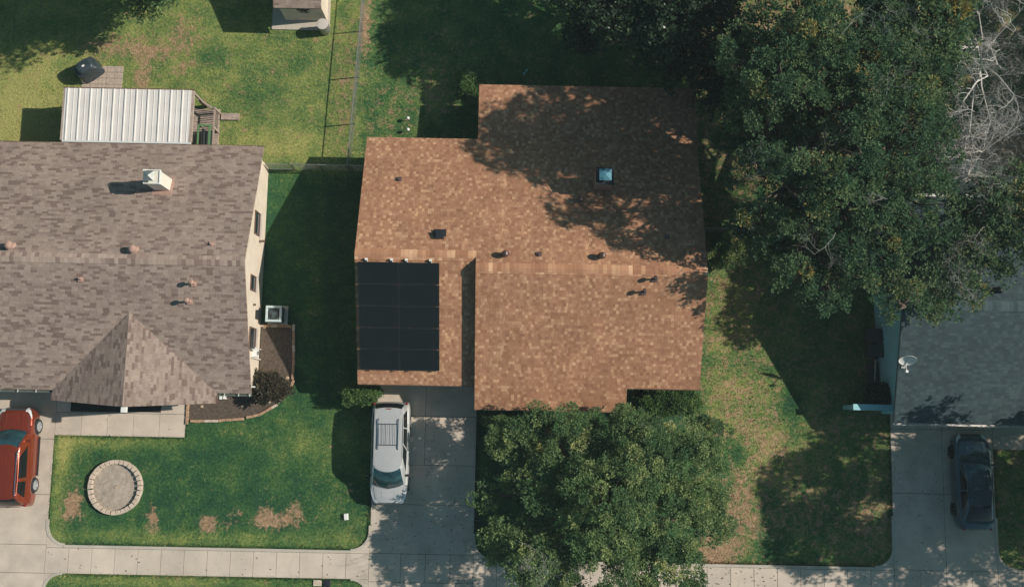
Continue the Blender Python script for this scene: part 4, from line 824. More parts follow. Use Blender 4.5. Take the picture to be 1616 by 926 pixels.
# ------------------------------------------------------------------ vehicles
def lerp_prof(prof, y):
    for (ya, za), (yb, zb) in zip(prof[:-1], prof[1:]):
        if ya >= y >= yb:
            t_ = (ya-y)/(ya-yb); t_ = t_*t_*(3-2*t_)*.5+t_*.5; return za+(zb-za)*t_
    return prof[0][1] if y > prof[0][0] else prof[-1][1]
def vehicle(name, label, cat, px, py, rz, S, paint, glass):
    x, y = Wp(px, py); V = thing(name, (x, y, ZT), label, cat, rz=rz)
    L, Wd = S['L'], S['W']; hl = L/2; wy = S['wheels']; wr = S['wr']; prof = S['prof']; N = 90
    st = [hl*math.cos(math.pi*k/N)*(.0)+ (hl-L*k/N) for k in range(N+1)]
    st[0] = hl; nf, nb = S.get('nf', 3.2), S.get('nb', 4.0)
    def half(y):
        t_ = min(abs(y)/hl, 1); n = nf if y > 0 else nb; e = S['endw'] if y > 0 else S['endwb']
        return Wd/2*(e+(1-e)*(1-t_**(n*2.2))**(1/1.8))
    vs_ = []; sec = 0
    for y_ in st:
        w = half(y_); zt_ = lerp_prof(prof, y_); zl = .2; arch = zl
        for c in wy:
            d = abs(y_-c); ra = wr+.07
            if d < ra: arch = max(arch, wr+math.sqrt(ra*ra-d*d)-.0)
        zsh = min(zt_-.06, S['shoulder']); za = min(arch, zsh-.06); zm = za+(zsh-za)*.5
        half_pts = [(0, zt_+S.get('crown',.02)), (.35*w, zt_+S.get('crown',.02)*.8), (.62*w, zt_+.0), (.84*w, zt_-.02), (.93*w, zt_-.05), (.985*w, zsh), (1.0*w, zm+.05), (1.0*w, (zm+za)/2), (.985*w, za+.02), (.95*w, za), (.6*w, za if arch <= zl else za), (0, za)]
        ring = half_pts+[(-a, b) for a, b in reversed(half_pts[1:-1])]; sec = len(ring)
        vs_ += [(a, y_, b) for a, b in ring]
    fs_ = []
    for i in range(N):
        for k in range(sec): fs_.append((i*sec+k, (i+1)*sec+k, (i+1)*sec+(k+1)%sec, i*sec+(k+1)%sec))
    fs_ += [tuple(range(sec)), tuple(range((N+1)*sec-1, N*sec-1, -1))]
    mb = MB().add(vs_, fs_); smooth_angle(mb.build('body', paint, V, local=True), 38)
    # greenhouse
    yf, yb = S['base']; tf, tb = S['top']; wb, wt = S['gw']; zb, zt_ = S['gz']; bow, bowb = S['bow']
    def surf(s, h):
        side = int(s) % 4; u = s-int(s); w = wb+(wt-wb)*h; F = yf+(tf-yf)*h; B = yb+(tb-yb)*h
        zbf = lerp_prof(prof, F if side == 0 else 0)
        z = zb+(zt_-zb)*math.sin(h*math.pi/2*.93)/math.sin(math.pi/2*.93)
        cr = S.get('rcrown', .04)
        if side == 0: X_ = -w+2*w*u; return Vector((X_, F+bow*(4*u*(1-u))-.06*(2*u-1)**6, z+cr*(1-(X_/w)**2)*h))
        if side == 1: return Vector((w+.03*math.sin(u*math.pi), F-.06+(B-F+.12)*u, z))
        if side == 2: X_ = w-2*w*u; return Vector((X_, B-bowb*(4*u*(1-u))+.06*(2*u-1)**6, z+cr*(1-(X_/w)**2)*h))
        return Vector((-w-.03*math.sin(u*math.pi), B+.06+(F-B-.12)*u, z))
    per = [s_+k/12 for s_ in range(4) for k in range(12)]; H = 8; vs_ = []; P = len(per)
    for j in range(H+1):
        for s_ in per: vs_.append(surf(s_, j/H))
    fs_ = [(j*P+k, j*P+(k+1)%P, (j+1)*P+(k+1)%P, (j+1)*P+k) for j in range(H) for k in range(P)]
    fs_ = [f[::-1] for f in fs_]
    # roof skin
    G = 12; base_i = len(vs_)
    for a in range(G+1):
        for b in range(G+1):
            u = b/G; v = a/G; X_ = -wt+2*wt*u; F = tf+bow*(4*u*(1-u))-.06*(2*u-1)**6; B = tb-bowb*(4*u*(1-u))+.06*(2*u-1)**6
            vs_.append((X_, F+(B-F)*v, zt_+S.get('rcrown',.04)*(1-(X_/wt)**2)+.05*math.sin(v*math.pi)))
    for a in range(G):
        for b in range(G): i0 = base_i+a*(G+1)+b; fs_.append((i0, i0+G+1, i0+G+2, i0+1))
    mb = MB().add(vs_, fs_); smooth_angle(mb.build('roof', S.get('roofmat', paint), V, local=True), 35)
    def pane(nm, s0, s1, h0, h1, mat, off=.008, n=12, slant0=0, slant1=0, par=V):
        vs_ = []
        for j in range(n+1):
            for i in range(n+1):
                h = h0+(h1-h0)*j/n; sa = s0+slant0*j/n; sb = s1+slant1*j/n; s_ = sa+(sb-sa)*i/n; e = 1e-3
                p = surf(s_, h); du = surf(min(s_+e, int(s0)+.9999), h)-surf(s_-e, h); dv = surf(s_, min(h+e, 1))-surf(s_, max(h-e, 0)); nr_ = dv.cross(du); nr_ = nr_.normalized() if nr_.length > 1e-9 else Vector((0,0,1))
                if nr_.dot(Vector((p.x, p.y, .6))) < 0: nr_ = -nr_
                vs_.append(p+nr_*off)
        fs_ = [(j*(n+1)+i, j*(n+1)+i+1, (j+1)*(n+1)+i+1, (j+1)*(n+1)+i) for j in range(n) for i in range(n)]
        return MB().add(vs_, fs_).build(nm, mat, par, smooth=True, local=True)
    ws = pane('windshield', .05, .95, S.get('wsh0', .03), .93, glass)
    mb = MB()
    for s_ in (-1, 1): mb.tube([surf(.5+s_*.02, .05)+Vector((0,.03,.03)), surf(.5-s_*.22 if s_ > 0 else .95, .09)+Vector((0,.03,.03))], .012, 5)
    build_split(mb, 'wiper', M['black_trim'], ws, local=True)
    pane('rear_window', 2.06, 2.94, S.get('rw0', .12), .93, M['carglass_dark'])
    for a, b, c_, d_ in S['side']:
        pane('side_window', 1+a, 1+b, .1, .86, M['carglass_dark'], slant0=c_, slant1=d_); pane('side_window', 4-b, 4-a, .1, .86, M['carglass_dark'], slant0=-d_, slant1=-c_)
    # wheels
    for c in wy:
        for s_ in (-1, 1):
            mb = MB(); xo = s_*(Wd/2+.005); xi = xo-s_*.22; P_ = []
            def ringx(x_, r): return [(x_, c+r*math.cos(2*math.pi*k/28), wr+r*math.sin(2*math.pi*k/28)) for k in range(28)]
            rings = ringx(xi, wr*.6)+ringx(xi, wr*.97)+ringx(xi+s_*.03, wr)+ringx(xo-s_*.03, wr)+ringx(xo, wr*.96)+ringx(xo, wr*.68)
            mb.add(rings, [(i*28+k, i*28+(k+1)%28, (i+1)*28+(k+1)%28, (i+1)*28+k) for i in range(5) for k in range(28)]); ty = mb.build('wheel', M['rubber'], V, smooth=True, local=True)
            mb = MB(); mb.cyl((xo-s_*.06, c, wr), (xo-s_*.05, c, wr), wr*.68, n=28)
            for k in range(5):
                q = 2*math.pi*k/5+.3; mb.beam((xo-s_*.02, c+.03*math.cos(q), wr+.03*math.sin(q)), (xo-s_*.02, c+wr*.64*math.cos(q), wr+wr*.64*math.sin(q)), .075, .03)
            mb.cyl((xo-s_*.06, c, wr), (xo+s_*.0, c, wr), .07, n=14)
            ri = ringx(xo-s_*.05, wr*.68)+ringx(xo+s_*.003, wr*.68)+ringx(xo+s_*.003, wr*.62)
            mb.add(ri, [(i*28+k, i*28+(k+1)%28, (i+1)*28+(k+1)%28, (i+1)*28+k) for i in range(2) for k in range(28)]); mb.build('rim', S['rim'], ty, local=True)
    mb = MB(); mb.box(-Wd/2*.9, Wd/2*.9, -hl*.85, hl*.85, .2, .45); mb.build('underbody', M['black_trim'], V, local=True)
    # lamps
    def ztop(x_, y_):
        w = half(y_); zt2 = lerp_prof(prof, y_); cr = S.get('crown', .02); f = abs(x_)/w
        tb_ = [(0, zt2+cr), (.35, zt2+cr*.8), (.62, zt2), (.84, zt2-.02), (.93, zt2-.05), (.985, min(zt2-.06, S['shoulder'])), (1.2, min(zt2-.06, S['shoulder'])-.1)]
        for (a_, za_), (b_, zb_) in zip(tb_[:-1], tb_[1:]):
            if a_ <= f <= b_: return za_+(zb_-za_)*(f-a_)/(b_-a_)
        return tb_[-1][1]
    def yedge(x_):
        lo, hi = 0.0, hl
        if half(hl) > abs(x_)*1.02: return hl
        for _ in range(24):
            m_ = (lo+hi)/2
            if half(m_) > abs(x_)*1.02: lo = m_
            else: hi = m_
        return lo
    def front_band(nm, xa, xb, d0, d1, mat, n=14, off=.008):
        vs_ = []
        for i in range(n+1):
            x_ = xa+(xb-xa)*i/n; ye_ = yedge(x_)
            for d_ in (0, .33, .66, 1): y_ = ye_-.012-d0-(d1-d0)*d_; vs_.append((x_, y_, ztop(x_, y_)+off))
        return MB().add(vs_, [(i*4+k, (i+1)*4+k, (i+1)*4+k+1, i*4+k+1) for i in range(n) for k in range(3)]).build(nm, mat, V, smooth=True, local=True)
    mb = MB(); yb_ = S['base'][0]+.10
    for s_ in (-1, 1): mb.tube([(s_*half(y_)*.80, y_, ztop(half(y_)*.80, y_)+.006) for y_ in [yb_+(hl*.90-yb_)*k/8 for k in range(9)]], .007, 4)
    build_split(mb, 'panel_gap', M['black_trim'], V, local=True)
    if S.get('grille'): front_band('grille', -Wd*S.get('hx0', .26)+.02, Wd*S.get('hx0', .26)-.02, .01, S['grille'], S['grmat'])
    for s_ in (-1, 1):
        front_band('headlight', s_*Wd*S.get('hx0', .26), s_*Wd*S.get('hx1', .455), .0, S.get('hd', .24), M['lens'])
        w = half(-hl*.97); mb = MB(); mb.obox((s_*w*.93, -hl*.965, S['tail']), (.09, .12, .24)); mb.build('tail_light', M['lens_red'], V, local=True, bevel=.03)
        mb = MB(); p = surf(1.08 if s_ > 0 else 3.92, .12); mb.obox((p.x+s_*.14, p.y, p.z+.06), (.22, .12, .16)); mb.beam((p.x, p.y, p.z+.02), (p.x+s_*.1, p.y, p.z+.03), .04, .04); mb.build('wing_mirror', S['mirror'], V, local=True, bevel=.025)
        for yy in S['handles']: mb = MB(); mb.obox((s_*(Wd/2-.0), yy, S['shoulder']-.06), (.03, .16, .03)); mb.build('door_handle', S['mirror'], V, local=True)
    return V, surf, half

# red car: tall family car with roof rails, nose towards the garage
S = dict(grille=.14, grmat=M['chrome'], hx0=.27, hx1=.44, hd=.2, L=4.95, W=1.92, wheels=(1.52, -1.42), wr=.37, prof=[(2.475,.72),(2.38,.98),(2.1,1.06),(1.3,1.14),(1.0,1.16),(-2.2,1.12),(-2.42,1.0),(-2.475,.7)], shoulder=.98, endw=.62, endwb=.80, nf=2.3, nb=3.6, crown=.035,
         base=(1.25,-2.36), top=(.42,-1.95), gw=(.84,.64), gz=(1.12,1.72), bow=(.16,.08), side=[(.16,.62,.06,0),(.68,.92,0,-.03)], rim=M['rim'], tail=.95, mirror=M['paint_red'], handles=(.35,-.75), rcrown=.03)
V, surf, half = vehicle('parked_car', 'red family car with silver roof rails and running boards on the left driveway', 'car', 35.5, 719.5, R(.6), S, M['paint_red'], M['carglass'])
for s_ in (-1, 1):
    mb = MB(); mb.tube([(s_*.6,.3,1.75),(s_*.6,.22,1.81),(s_*.6,-1.75,1.80),(s_*.6,-1.86,1.73)], .022, 8); mb.build('roof_rail', M['chrome'], V, local=True)
    mb = MB(); mb.box(s_*.97-.07, s_*.97+.07, -.95, 1.0, .3, .36); mb.build('running_board', M['dark_metal'], V, local=True, bevel=.02)
mb = MB()
for x_ in (-.42,-.25,-.08,.09,.26,.42): mb.tube([(x_,.2,1.775-.08*x_*x_),(x_,-.8,1.795-.08*x_*x_),(x_,-1.8,1.765-.08*x_*x_)], .012, 5)
build_split(mb, 'roof_rib', M['paint_red'], V, local=True)
mb = MB(); mb.tube([(-.45,1.4,1.17),(-.38,2.2,1.09)], .012, 5); mb.tube([(.45,1.4,1.17),(.38,2.2,1.09)], .012, 5); build_split(mb, 'hood_crease', M['paint_red'], V, local=True)

# silver-white minivan, nose towards the street, with a rack on its roof
S = dict(grille=.06, grmat=M['black_trim'], hd=.16, hx0=.3, L=5.12, W=1.92, wheels=(1.55, -1.5), wr=.34, prof=[(2.56,.62),(2.46,.80),(2.1,.92),(1.6,1.02),(1.2,1.06),(-2.3,1.05),(-2.5,.9),(-2.56,.6)], shoulder=.92, endw=.60, endwb=.86, nf=2.2, nb=4.5, crown=.03,
         base=(1.55,-2.5), top=(.62,-2.18), gw=(.86,.70), gz=(1.03,1.74), bow=(.22,.06), side=[(.14,.40,.05,0),(.43,.68,0,0),(.70,.93,0,-.02)], rim=M['rim'], tail=1.1, mirror=M['black_trim'], handles=(.5,-.6), rcrown=.03, wsh0=.05, rw0=.25)
V, surf, half = vehicle('parked_van', 'silver white minivan with dark roof rack in the middle driveway', 'van', 618.5, 713.5, R(180.3), S, M['paint_silver'], M['carglass'])
for s_ in (-1, 1):
    mb = MB(); mb.tube([(s_*.5,-.2,1.80),(s_*.5,-.25,1.85),(s_*.5,-1.65,1.85),(s_*.5,-1.7,1.79)], .022, 8); mb.build('roof_rail', M['navy'], V, local=True)
for yy in (-.42, -1.45): mb = MB(); mb.tube([(-.5,yy,1.87),(.5,yy,1.87)], .018, 6); mb.build('crossbar', M['navy'], V, local=True)
for x_ in (-.34,-.16,.04,.2,.36): mb = MB(); mb.tube([(x_,-.42,1.89),(x_,-1.45,1.89)], .009, 6); mb.build('rack_bar', M['navy'], V, local=True)
mb = MB(); mb.obox((0,-2.2,1.785), (.24,.05,.03)); mb.build('brake_light', M['lens_red'], V, local=True)
mb = MB(); mb.tube([(.34,1.5,1.05),(.30,2.2,.93)], .01, 5); mb.tube([(-.34,1.5,1.05),(-.30,2.2,.93)], .01, 5); build_split(mb, 'hood_crease', M['paint_silver'], V, local=True)
mb = MB()
for s_ in (-.62, .62): mb.tube([(s_,.4,1.765),(s_*.98,-2.1,1.765)], .01, 5)
build_split(mb, 'roof_seam', M['trim'], V, local=True)

# dark fastback, nose towards the garage
S = dict(grille=.07, grmat=M['black_trim'], hd=.18, hx0=.29, hx1=.42, L=4.78, W=1.86, wheels=(1.45, -1.38), wr=.33, prof=[(2.39,.55),(2.3,.70),(2.0,.80),(1.4,.92),(1.1,.96),(-1.6,1.02),(-2.0,1.03),(-2.3,.98),(-2.39,.7)], shoulder=.84, endw=.58, endwb=.66, nf=2.2, nb=2.6, crown=.04,
         base=(1.25,-1.98), top=(.35,-1.0), gw=(.78,.56), gz=(.94,1.42), bow=(.16,.10), side=[(.16,.50,.08,0),(.54,.86,0,-.08)], rim=M['rim_dark'], tail=.85, mirror=M['paint_black'], handles=(.2,-.7), rcrown=.04, rw0=.08)
V, surf, half = vehicle('parked_car', 'dark blue black sedan with sunroof in the shaded right driveway', 'car', 1525.5, 758.5, R(.8), S, M['paint_black'], M['carglass'])
mb = MB(); mb.add([(-.36,.22,1.475),(.36,.22,1.475),(.36,-.35,1.515),(-.36,-.35,1.515)], [(3,2,1,0)]); mb.add([(-.36,.22,1.465),(.36,.22,1.465),(.36,-.35,1.505),(-.36,-.35,1.505)], [(0,1,2,3)]); mb.build('sunroof', M['carglass'], V, local=True)
mb = MB(); mb.obox((0, 2.28, .735), (.14, .03, .05)); mb.build('badge', M['chrome'], V, local=True)
mb = MB(); mb.tube([(-.48,1.35,.975),(-.36,2.1,.83)], .01, 5); mb.tube([(.48,1.35,.975),(.36,2.1,.83)], .01, 5); build_split(mb, 'hood_crease', M['paint_black'], V, local=True)

# ------------------------------------------------------------------ vegetation
def leaves(rs, centres, spread, per, leaf, flat=.6):
    """centres (n,3): clumps; spread (n,): radius; returns quads for `per` leaves on each clump gathered in sprigs"""
    n = len(centres); spr = max(1, per//7)
    d = rs.normal(0, 1, (n, spr, 3)); d /= np.linalg.norm(d, axis=2, keepdims=True)+1e-9
    d[..., 2] = np.where(rs.rand(n, spr) < .75, np.abs(d[..., 2]), d[..., 2])
    r = rs.uniform(.35, 1.0, (n, spr, 1))**.6
    s = centres[:, None, :]+d*r*spread[:, None, None]*np.array([1, 1, flat])
    s = s.reshape(-1, 3); out = d.reshape(-1, 3); m = len(s)
    th = rs.uniform(0, 2*np.pi, (m, 7)); el = rs.uniform(-.3, 1.0, (m, 7))
    ax = np.stack([np.cos(th)*np.cos(el), np.sin(th)*np.cos(el), np.sin(el)], 2)*.8+out[:, None, :]*.5
    ax /= np.linalg.norm(ax, axis=2, keepdims=True)
    L = leaf*rs.uniform(.7, 1.3, (m, 7, 1)); b = s[:, None, :]+ax*L*.15+rs.normal(0, leaf*.35, (m, 7, 3))
    up = rs.normal(0, .55, (m, 7, 3))+np.array([0, 0, 1.0]); sd = np.cross(ax, up); sd /= np.linalg.norm(sd, axis=2, keepdims=True)+1e-9; sd *= L*.27
    q = np.stack([b, b+ax*L*.45+sd, b+ax*L, b+ax*L*.45-sd], 2)
    return q.reshape(-1, 3), m*7
def crown(rs, lobes, nclump, cl_r, per, leaf, mat, tint_bias=.0, name='crown', yellow=()):
    """lobes: (x,y,z,rx,ry,rz)"""
    lob = np.array(lobes); wts = lob[:, 3]*lob[:, 4]; wts = wts/wts.sum(); k = rs.choice(len(lob), nclump, p=wts)
    d = rs.normal(0, 1, (nclump, 3)); d /= np.linalg.norm(d, axis=1, keepdims=True); d[:, 2] = np.where(rs.rand(nclump) < .8, np.abs(d[:, 2]), d[:, 2])
    rr = rs.uniform(.55, 1.12, (nclump, 1))**.6
    c = lob[k, :3]+d*rr*lob[k, 3:6]
    spread = cl_r*rs.uniform(.55, 1.35, nclump)
    V, nl = leaves(rs, c, spread, per, leaf)
    each = nl//nclump
    ct = rs.normal(.45+tint_bias, .2, nclump)
    for yx, yy, yr, amt in yellow: ct += amt*np.exp(-((c[:,0]-yx)**2+(c[:,1]-yy)**2)/yr**2)
    t_ = np.clip(np.repeat(ct, each)+rs.normal(0, .13, nl), 0, 1)
    return V, t_, c
def plant(name, loc, label, cat, lobes, nclump, cl_r, per, leaf, mat, seed, trunk=None, group=None, tint=0., bark='bark', limbs=1.0, yellow=(), twigs=0):
    rs = np.random.RandomState(seed); T = thing(name, (loc[0], loc[1], 0), label, cat, group)
    V, t_, c = crown(rs, lobes, nclump, cl_r, per, leaf, mat, tint, yellow=yellow)
    V = V-np.array([loc[0], loc[1], 0]); V[:, 2] = np.maximum(V[:, 2], .02)
    me = np_mesh('crown', V, np.arange(len(V)).reshape(-1, 4), mat); add_float(me, 'tint', np.repeat(t_, 4))
    o = bpy.data.objects.new('crown' if trunk else 'foliage', me); COL.objects.link(o); o.parent = T
    pr = random.Random(seed)
    if trunk:
        r0, fork = trunk; mb = MB(); p = Vector((loc[0], loc[1], -.1)); top = Vector((loc[0]+pr.uniform(-.3,.3), loc[1]+pr.uniform(-.3,.3), fork))
        mb.tube([p, p.lerp(top, .12)+Vector((0,0,0)), p.lerp(top, .5)+Vector((.08,.05,0)), top], [r0*1.5, r0*1.1, r0*.95, r0*.8], 12); mb.build('trunk', M[bark], T, smooth=True)
        mb = MB(); lobs = list(lobes)
        for lx, ly, lz, rx, ry, rz_ in lobs:
            e = Vector((lx, ly, lz-rz_*.2)); m_ = top.lerp(e, .5)+Vector((pr.uniform(-.4,.4), pr.uniform(-.4,.4), pr.uniform(-.3,.5))); mb.tube([top-Vector((0,0,.2)), top.lerp(m_, .5), m_, e], [r0*.55, r0*.45, r0*.33, r0*.2], 8)
            near = [q for q in c if (q[0]-lx)**2+(q[1]-ly)**2 < (rx*1.1)**2]; pr.shuffle(near)
            for q in near[:int(26*limbs)]:
                q = Vector(q); s_ = m_.lerp(e, pr.uniform(.1, 1.)); k = s_.lerp(q, .5)+Vector((pr.uniform(-.3,.3), pr.uniform(-.3,.3), pr.uniform(-.1,.35))); mb.tube([s_, k, q], [r0*.16, r0*.1, .014], 5)
        mb.build('branches', M[bark], T, smooth=True)
        if twigs:
            mb = MB()
            for _ in range(twigs):
                q = Vector(c[pr.randrange(len(c))])+Vector((0,0,.25)); bare_twig(mb, q, Vector((pr.uniform(-1,1), pr.uniform(-1,1), pr.uniform(.1,.5))).normalized(), pr.uniform(.9,1.7), .02, pr, 3)
            build_split(mb, 'dead_twig', M['twig'], T)
    else:
        mb = MB()
        for q in c[:min(len(c), 40)]:
            mb.tube([(loc[0]+pr.uniform(-.1,.1), loc[1]+pr.uniform(-.1,.1), 0), Vector((loc[0], loc[1], 0)).lerp(Vector(q), .5)+Vector((0,0,.1)), q], [.02,.014,.006], 4)
        mb.build('stems', M['bark'], T)
    return T
def bare_twig(mb, p, d, L, r, pr, depth):
    pts = [p]; q = p; dd = d.copy(); n = 5
    for k in range(n):
        dd = (dd+Vector((pr.uniform(-.3,.3), pr.uniform(-.3,.3), pr.uniform(-.15,.2)))).normalized(); q = q+dd*L/n; pts.append(q)
    mb.tube(pts, [r*(1-.75*k/n) for k in range(n+1)], 4)
    if depth > 0:
        for k in range(2, n+1):
            for _ in range(1 if depth > 1 else 1):
                s_ = (dd.cross(Vector((0,0,1))) if abs(dd.z) < .9 else Vector((1,0,0))).normalized()*(1 if pr.random() < .5 else -1)
                nd = (dd*.6+s_*pr.uniform(.4,1.0)+Vector((0,0,pr.uniform(-.1,.45)))).normalized(); bare_twig(mb, pts[k], nd, L*pr.uniform(.45,.7), r*.5, pr, depth-1)
def at(px, py, z): x, y = Wp(px, py, z); return (x, y, z)
def lobe(px, py, z, r, rz=None, ry=None): x, y = Wp(px, py, z); return (x, y, z, r, ry or r, rz or r*.7)

# front tree
plant('oak_tree', Wp(942, 782), 'broad dense green tree in the front yard between minivan and dry lawn', 'tree',
      [lobe(1010,730,4.6,2.3), lobe(1080,740,4.4,1.9), lobe(900,700,4.2,1.7), lobe(820,690,3.7,1.3), lobe(960,800,5.4,2.3), lobe(1050,830,4.8,2.0), lobe(870,780,4.3,1.7), lobe(960,890,4.9,2.1), lobe(1045,905,4.4,1.7), lobe(850,880,4.4,1.6), lobe(795,850,3.8,1.1), lobe(762,785,3.6,.65), lobe(1132,830,3.8,.65), lobe(1110,690,3.8,1.0), lobe(980,685,4.0,1.3), lobe(1100,790,4.,1.1), lobe(850,660,4.1,.7), lobe(810,760,3.6,.8)],
      900, .38, 238, .10, M['leaf_front'], 11, trunk=(.28, 2.0), limbs=.6, twigs=2)
# large tree right of the rust roof
plant('oak_tree', Wp(1245, 330), 'very large dark green tree with pale twigs between the rust and grey roofs', 'tree',
      [lobe(1310,120,9.5,3.0), lobe(1240,60,8.5,2.4), lobe(1390,130,9.5,2.6), lobe(1300,220,10,3.0), lobe(1400,230,9.0,2.7), lobe(1215,150,8.0,2.2), lobe(1170,220,6.5,1.6), lobe(1240,290,8.5,2.4), lobe(1340,330,8.0,2.4), lobe(1235,250,4.2,1.5), lobe(1185,240,3.4,1.0), lobe(1430,320,7.5,2.1), lobe(1260,375,7.4,1.9), lobe(1350,410,7.4,1.8), lobe(1200,370,6.6,1.3), lobe(1300,450,7.0,1.2), lobe(1420,415,7.2,1.5), lobe(1430,485,6.9,1.0), lobe(1260,445,7.2,1.1), lobe(1340,30,9.5,2.6), lobe(1450,200,8.5,1.4), lobe(1230,110,11,1.8), lobe(1290,60,11.3,1.6), lobe(1175,95,10.4,1.3), lobe(1190,170,9.6,1.3), lobe(1400,260,6.0,1.8), lobe(1450,300,5.6,1.7), lobe(1430,170,6.2,2.0), lobe(1470,110,6.0,1.8), lobe(1400,60,6.5,2.0), lobe(1350,180,6.0,2.0)],  # includes low and tall lobes added to shade the yard and roof
      980, .46, 196, .125, M['leaf_oak'], 5, trunk=(.45, 3.2), limbs=.8, yellow=((*Wp(1430,110,9)[:2],1.5,.16),(*Wp(1330,60,9)[:2],1.2,.12),(*Wp(1420,480,6)[:2],2.0,.18)), twigs=18)
plant('oak_tree', Wp(1520, 345), 'looser green tree with yellowing leaves reaching over the grey roof', 'tree',
      [lobe(1530,370,5.7,1.8,.8), lobe(1590,380,5.8,1.8,.8), lobe(1490,430,5.5,1.3,.6), lobe(1560,330,6.0,1.5), lobe(1470,480,5.4,.9,.4), lobe(1535,470,5.3,.6,.4), lobe(1620,330,6.2,1.8)],
      215, .6, 112, .15, M['leaf_oak'], 9, trunk=(.22, 3.6), limbs=1.3, tint=.1, bark='pale_bark', yellow=((*Wp(1540,470,6)[:2],.8,.25),), twigs=14)
plant('oak_tree', Wp(1440, 60), 'dark tree with yellowing top at the upper right beside the whitish bare branches', 'tree',
      [lobe(1440,30,9,2.2), lobe(1475,-30,9,2.0), lobe(1420,-40,9,2.6), lobe(1465,80,8,1.2)], 240, .75, 130, .17, M['leaf_oak'], 21, trunk=(.3, 4), tint=.02, yellow=((*Wp(1490,15,9)[:2],1.2,.35),), twigs=6)
plant('oak_tree', Wp(1085, 60), 'low dark shaded tree at the top between the rust roof and the large tree', 'tree',
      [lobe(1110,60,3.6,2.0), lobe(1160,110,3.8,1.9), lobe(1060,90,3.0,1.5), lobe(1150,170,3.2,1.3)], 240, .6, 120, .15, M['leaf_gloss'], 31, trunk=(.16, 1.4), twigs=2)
plant('magnolia_tree', Wp(965, 20), 'glossy leaved dark tree at the top edge behind the rust roof', 'tree',
      [lobe(990,20,5.5,1.7), lobe(950,-30,6,2.2), lobe(1040,-30,6,2.2), lobe(1000,-90,6.5,2.6), lobe(930,40,4.2,1.2), lobe(1080,10,5,1.2), lobe(1000,-160,6.5,2.5), lobe(1060,30,6.2,1.6), lobe(1100,-20,6.5,2.0), lobe(980,-10,3.4,2.0)], 560, .6, 126, .17, M['leaf_gloss'], 41, trunk=(.24, 2.4))
plant('oak_tree', Wp(262, -20), 'dark tree at the upper left above the covered grill', 'tree',
      [lobe(240,-72,6.8,1.9), lobe(150,-132,7,2.4), lobe(60,-152,7,2.6), lobe(280,-142,7.5,2.4), lobe(140,-82,5.0,1.4), lobe(225,-12,3.0,1.2,.9), lobe(90,-62,3.2,1.6), lobe(20,-72,3.4,1.8), lobe(330,-112,7.0,2.0), lobe(300,-82,5.2,1.5), lobe(375,-152,7,2.0), lobe(220,-122,7,2.2), lobe(265,-29,4.0,1.0)], 620, .7, 126, .17, M['leaf_front'], 51, trunk=(.3, 2.6), tint=-.05)
plant('oak_tree', (31.0, -2.6), 'tree beyond the right edge that shades the dark sedan', 'tree',
      [(q[0], q[1], q[2], q[3], q[3], q[3]*.6) for q in ((25.2,-4.6,7.2,1.7),(25.8,-2.2,7.8,2.0),(27.6,-.6,7.6,1.7),(28.4,-3.4,7.4,2.2),(28.2,-5.6,6.4,1.9),(30.8,-1.8,6.6,2.2),(31.2,-4.6,6.8,2.2),(33.5,-2.6,6.8,2.2),(34.2,-.2,6.4,1.8),(29.8,-.4,5.6,1.7),(33.8,-5.0,6.6,2.0),(36.2,-2.8,6.6,2.2),(30.6,.9,5.6,.9),(27.2,1.0,7.2,.9))], 760, .62, 120, .17, M['leaf_oak'], 61, trunk=(.3, 3), limbs=.3)
plant('oak_tree', (33, 19), 'unseen tree added beyond the right edge to shade the yard behind the grey roof', 'tree',  # out of view, lobes set in a grid to block the sun
      [(x_, y_, 5.6+((k_*7)%3)*.6, 2.3, 2.3, 1.6) for k_, (x_, y_) in enumerate([(a_, b_) for a_ in (29.6, 32.6, 35.6, 38.2) for b_ in (14.2, 17, 20, 23, 26)])], 1100, .7, 126, .18, M['leaf_oak'], 71, trunk=(.26, 3), limbs=.3)
# bare pale-barked tree at upper right
def bare(loc, label, seed, targets, r0=.12, fork=3.0):
    T = thing('bare_tree', (loc[0], loc[1], 0), label, 'tree'); pr = random.Random(seed); p = Vector((loc[0], loc[1], -.1)); top = Vector((loc[0]+.2, loc[1], fork))
    mb = MB(); mb.tube([p, p.lerp(top, .5), top], [r0*1.3, r0, r0*.8], 10); mb.build('trunk', M['pale_bark'], T, smooth=True); mb = MB()
    for t_ in targets:
        e = Vector(t_); m_ = top.lerp(e, .5)+Vector((pr.uniform(-.4,.4), pr.uniform(-.4,.4), .3)); mb.tube([top, m_, e], [r0*.55, r0*.36, r0*.22], 6); d = (e-m_).normalized()
        for _ in range(4): bare_twig(mb, e, (d+Vector((pr.uniform(-.8,.8), pr.uniform(-.8,.8), pr.uniform(-.2,.3)))).normalized(), pr.uniform(1.3,2.3), r0*.2, pr, 3)
        bare_twig(mb, m_, (d+Vector((pr.uniform(-.8,.8), pr.uniform(-.8,.8), .2))).normalized(), 1.6, r0*.2, pr, 3)
    mb.build('branches', M['pale_bark'], T)
bare(Wp(1500, 130), 'bare leafless tree with whitish branches at the upper right corner', 81, [at(1545,25,7), at(1570,90,7), at(1540,130,7), at(1590,40,7.5), at(1600,150,7), at(1560,180,6.5), at(1525,75,7), at(1520,160,6.6), at(1530,210,6.2), at(1515,20,7.2)], .11)
bare(Wp(1480, 300), 'smaller bare tree with white branches just behind the grey roof', 82, [at(1550,240,5.5), at(1585,215,5.5), at(1540,280,5.2), at(1600,280,5), at(1520,250,5.6), at(1570,300,4.8)], .1)
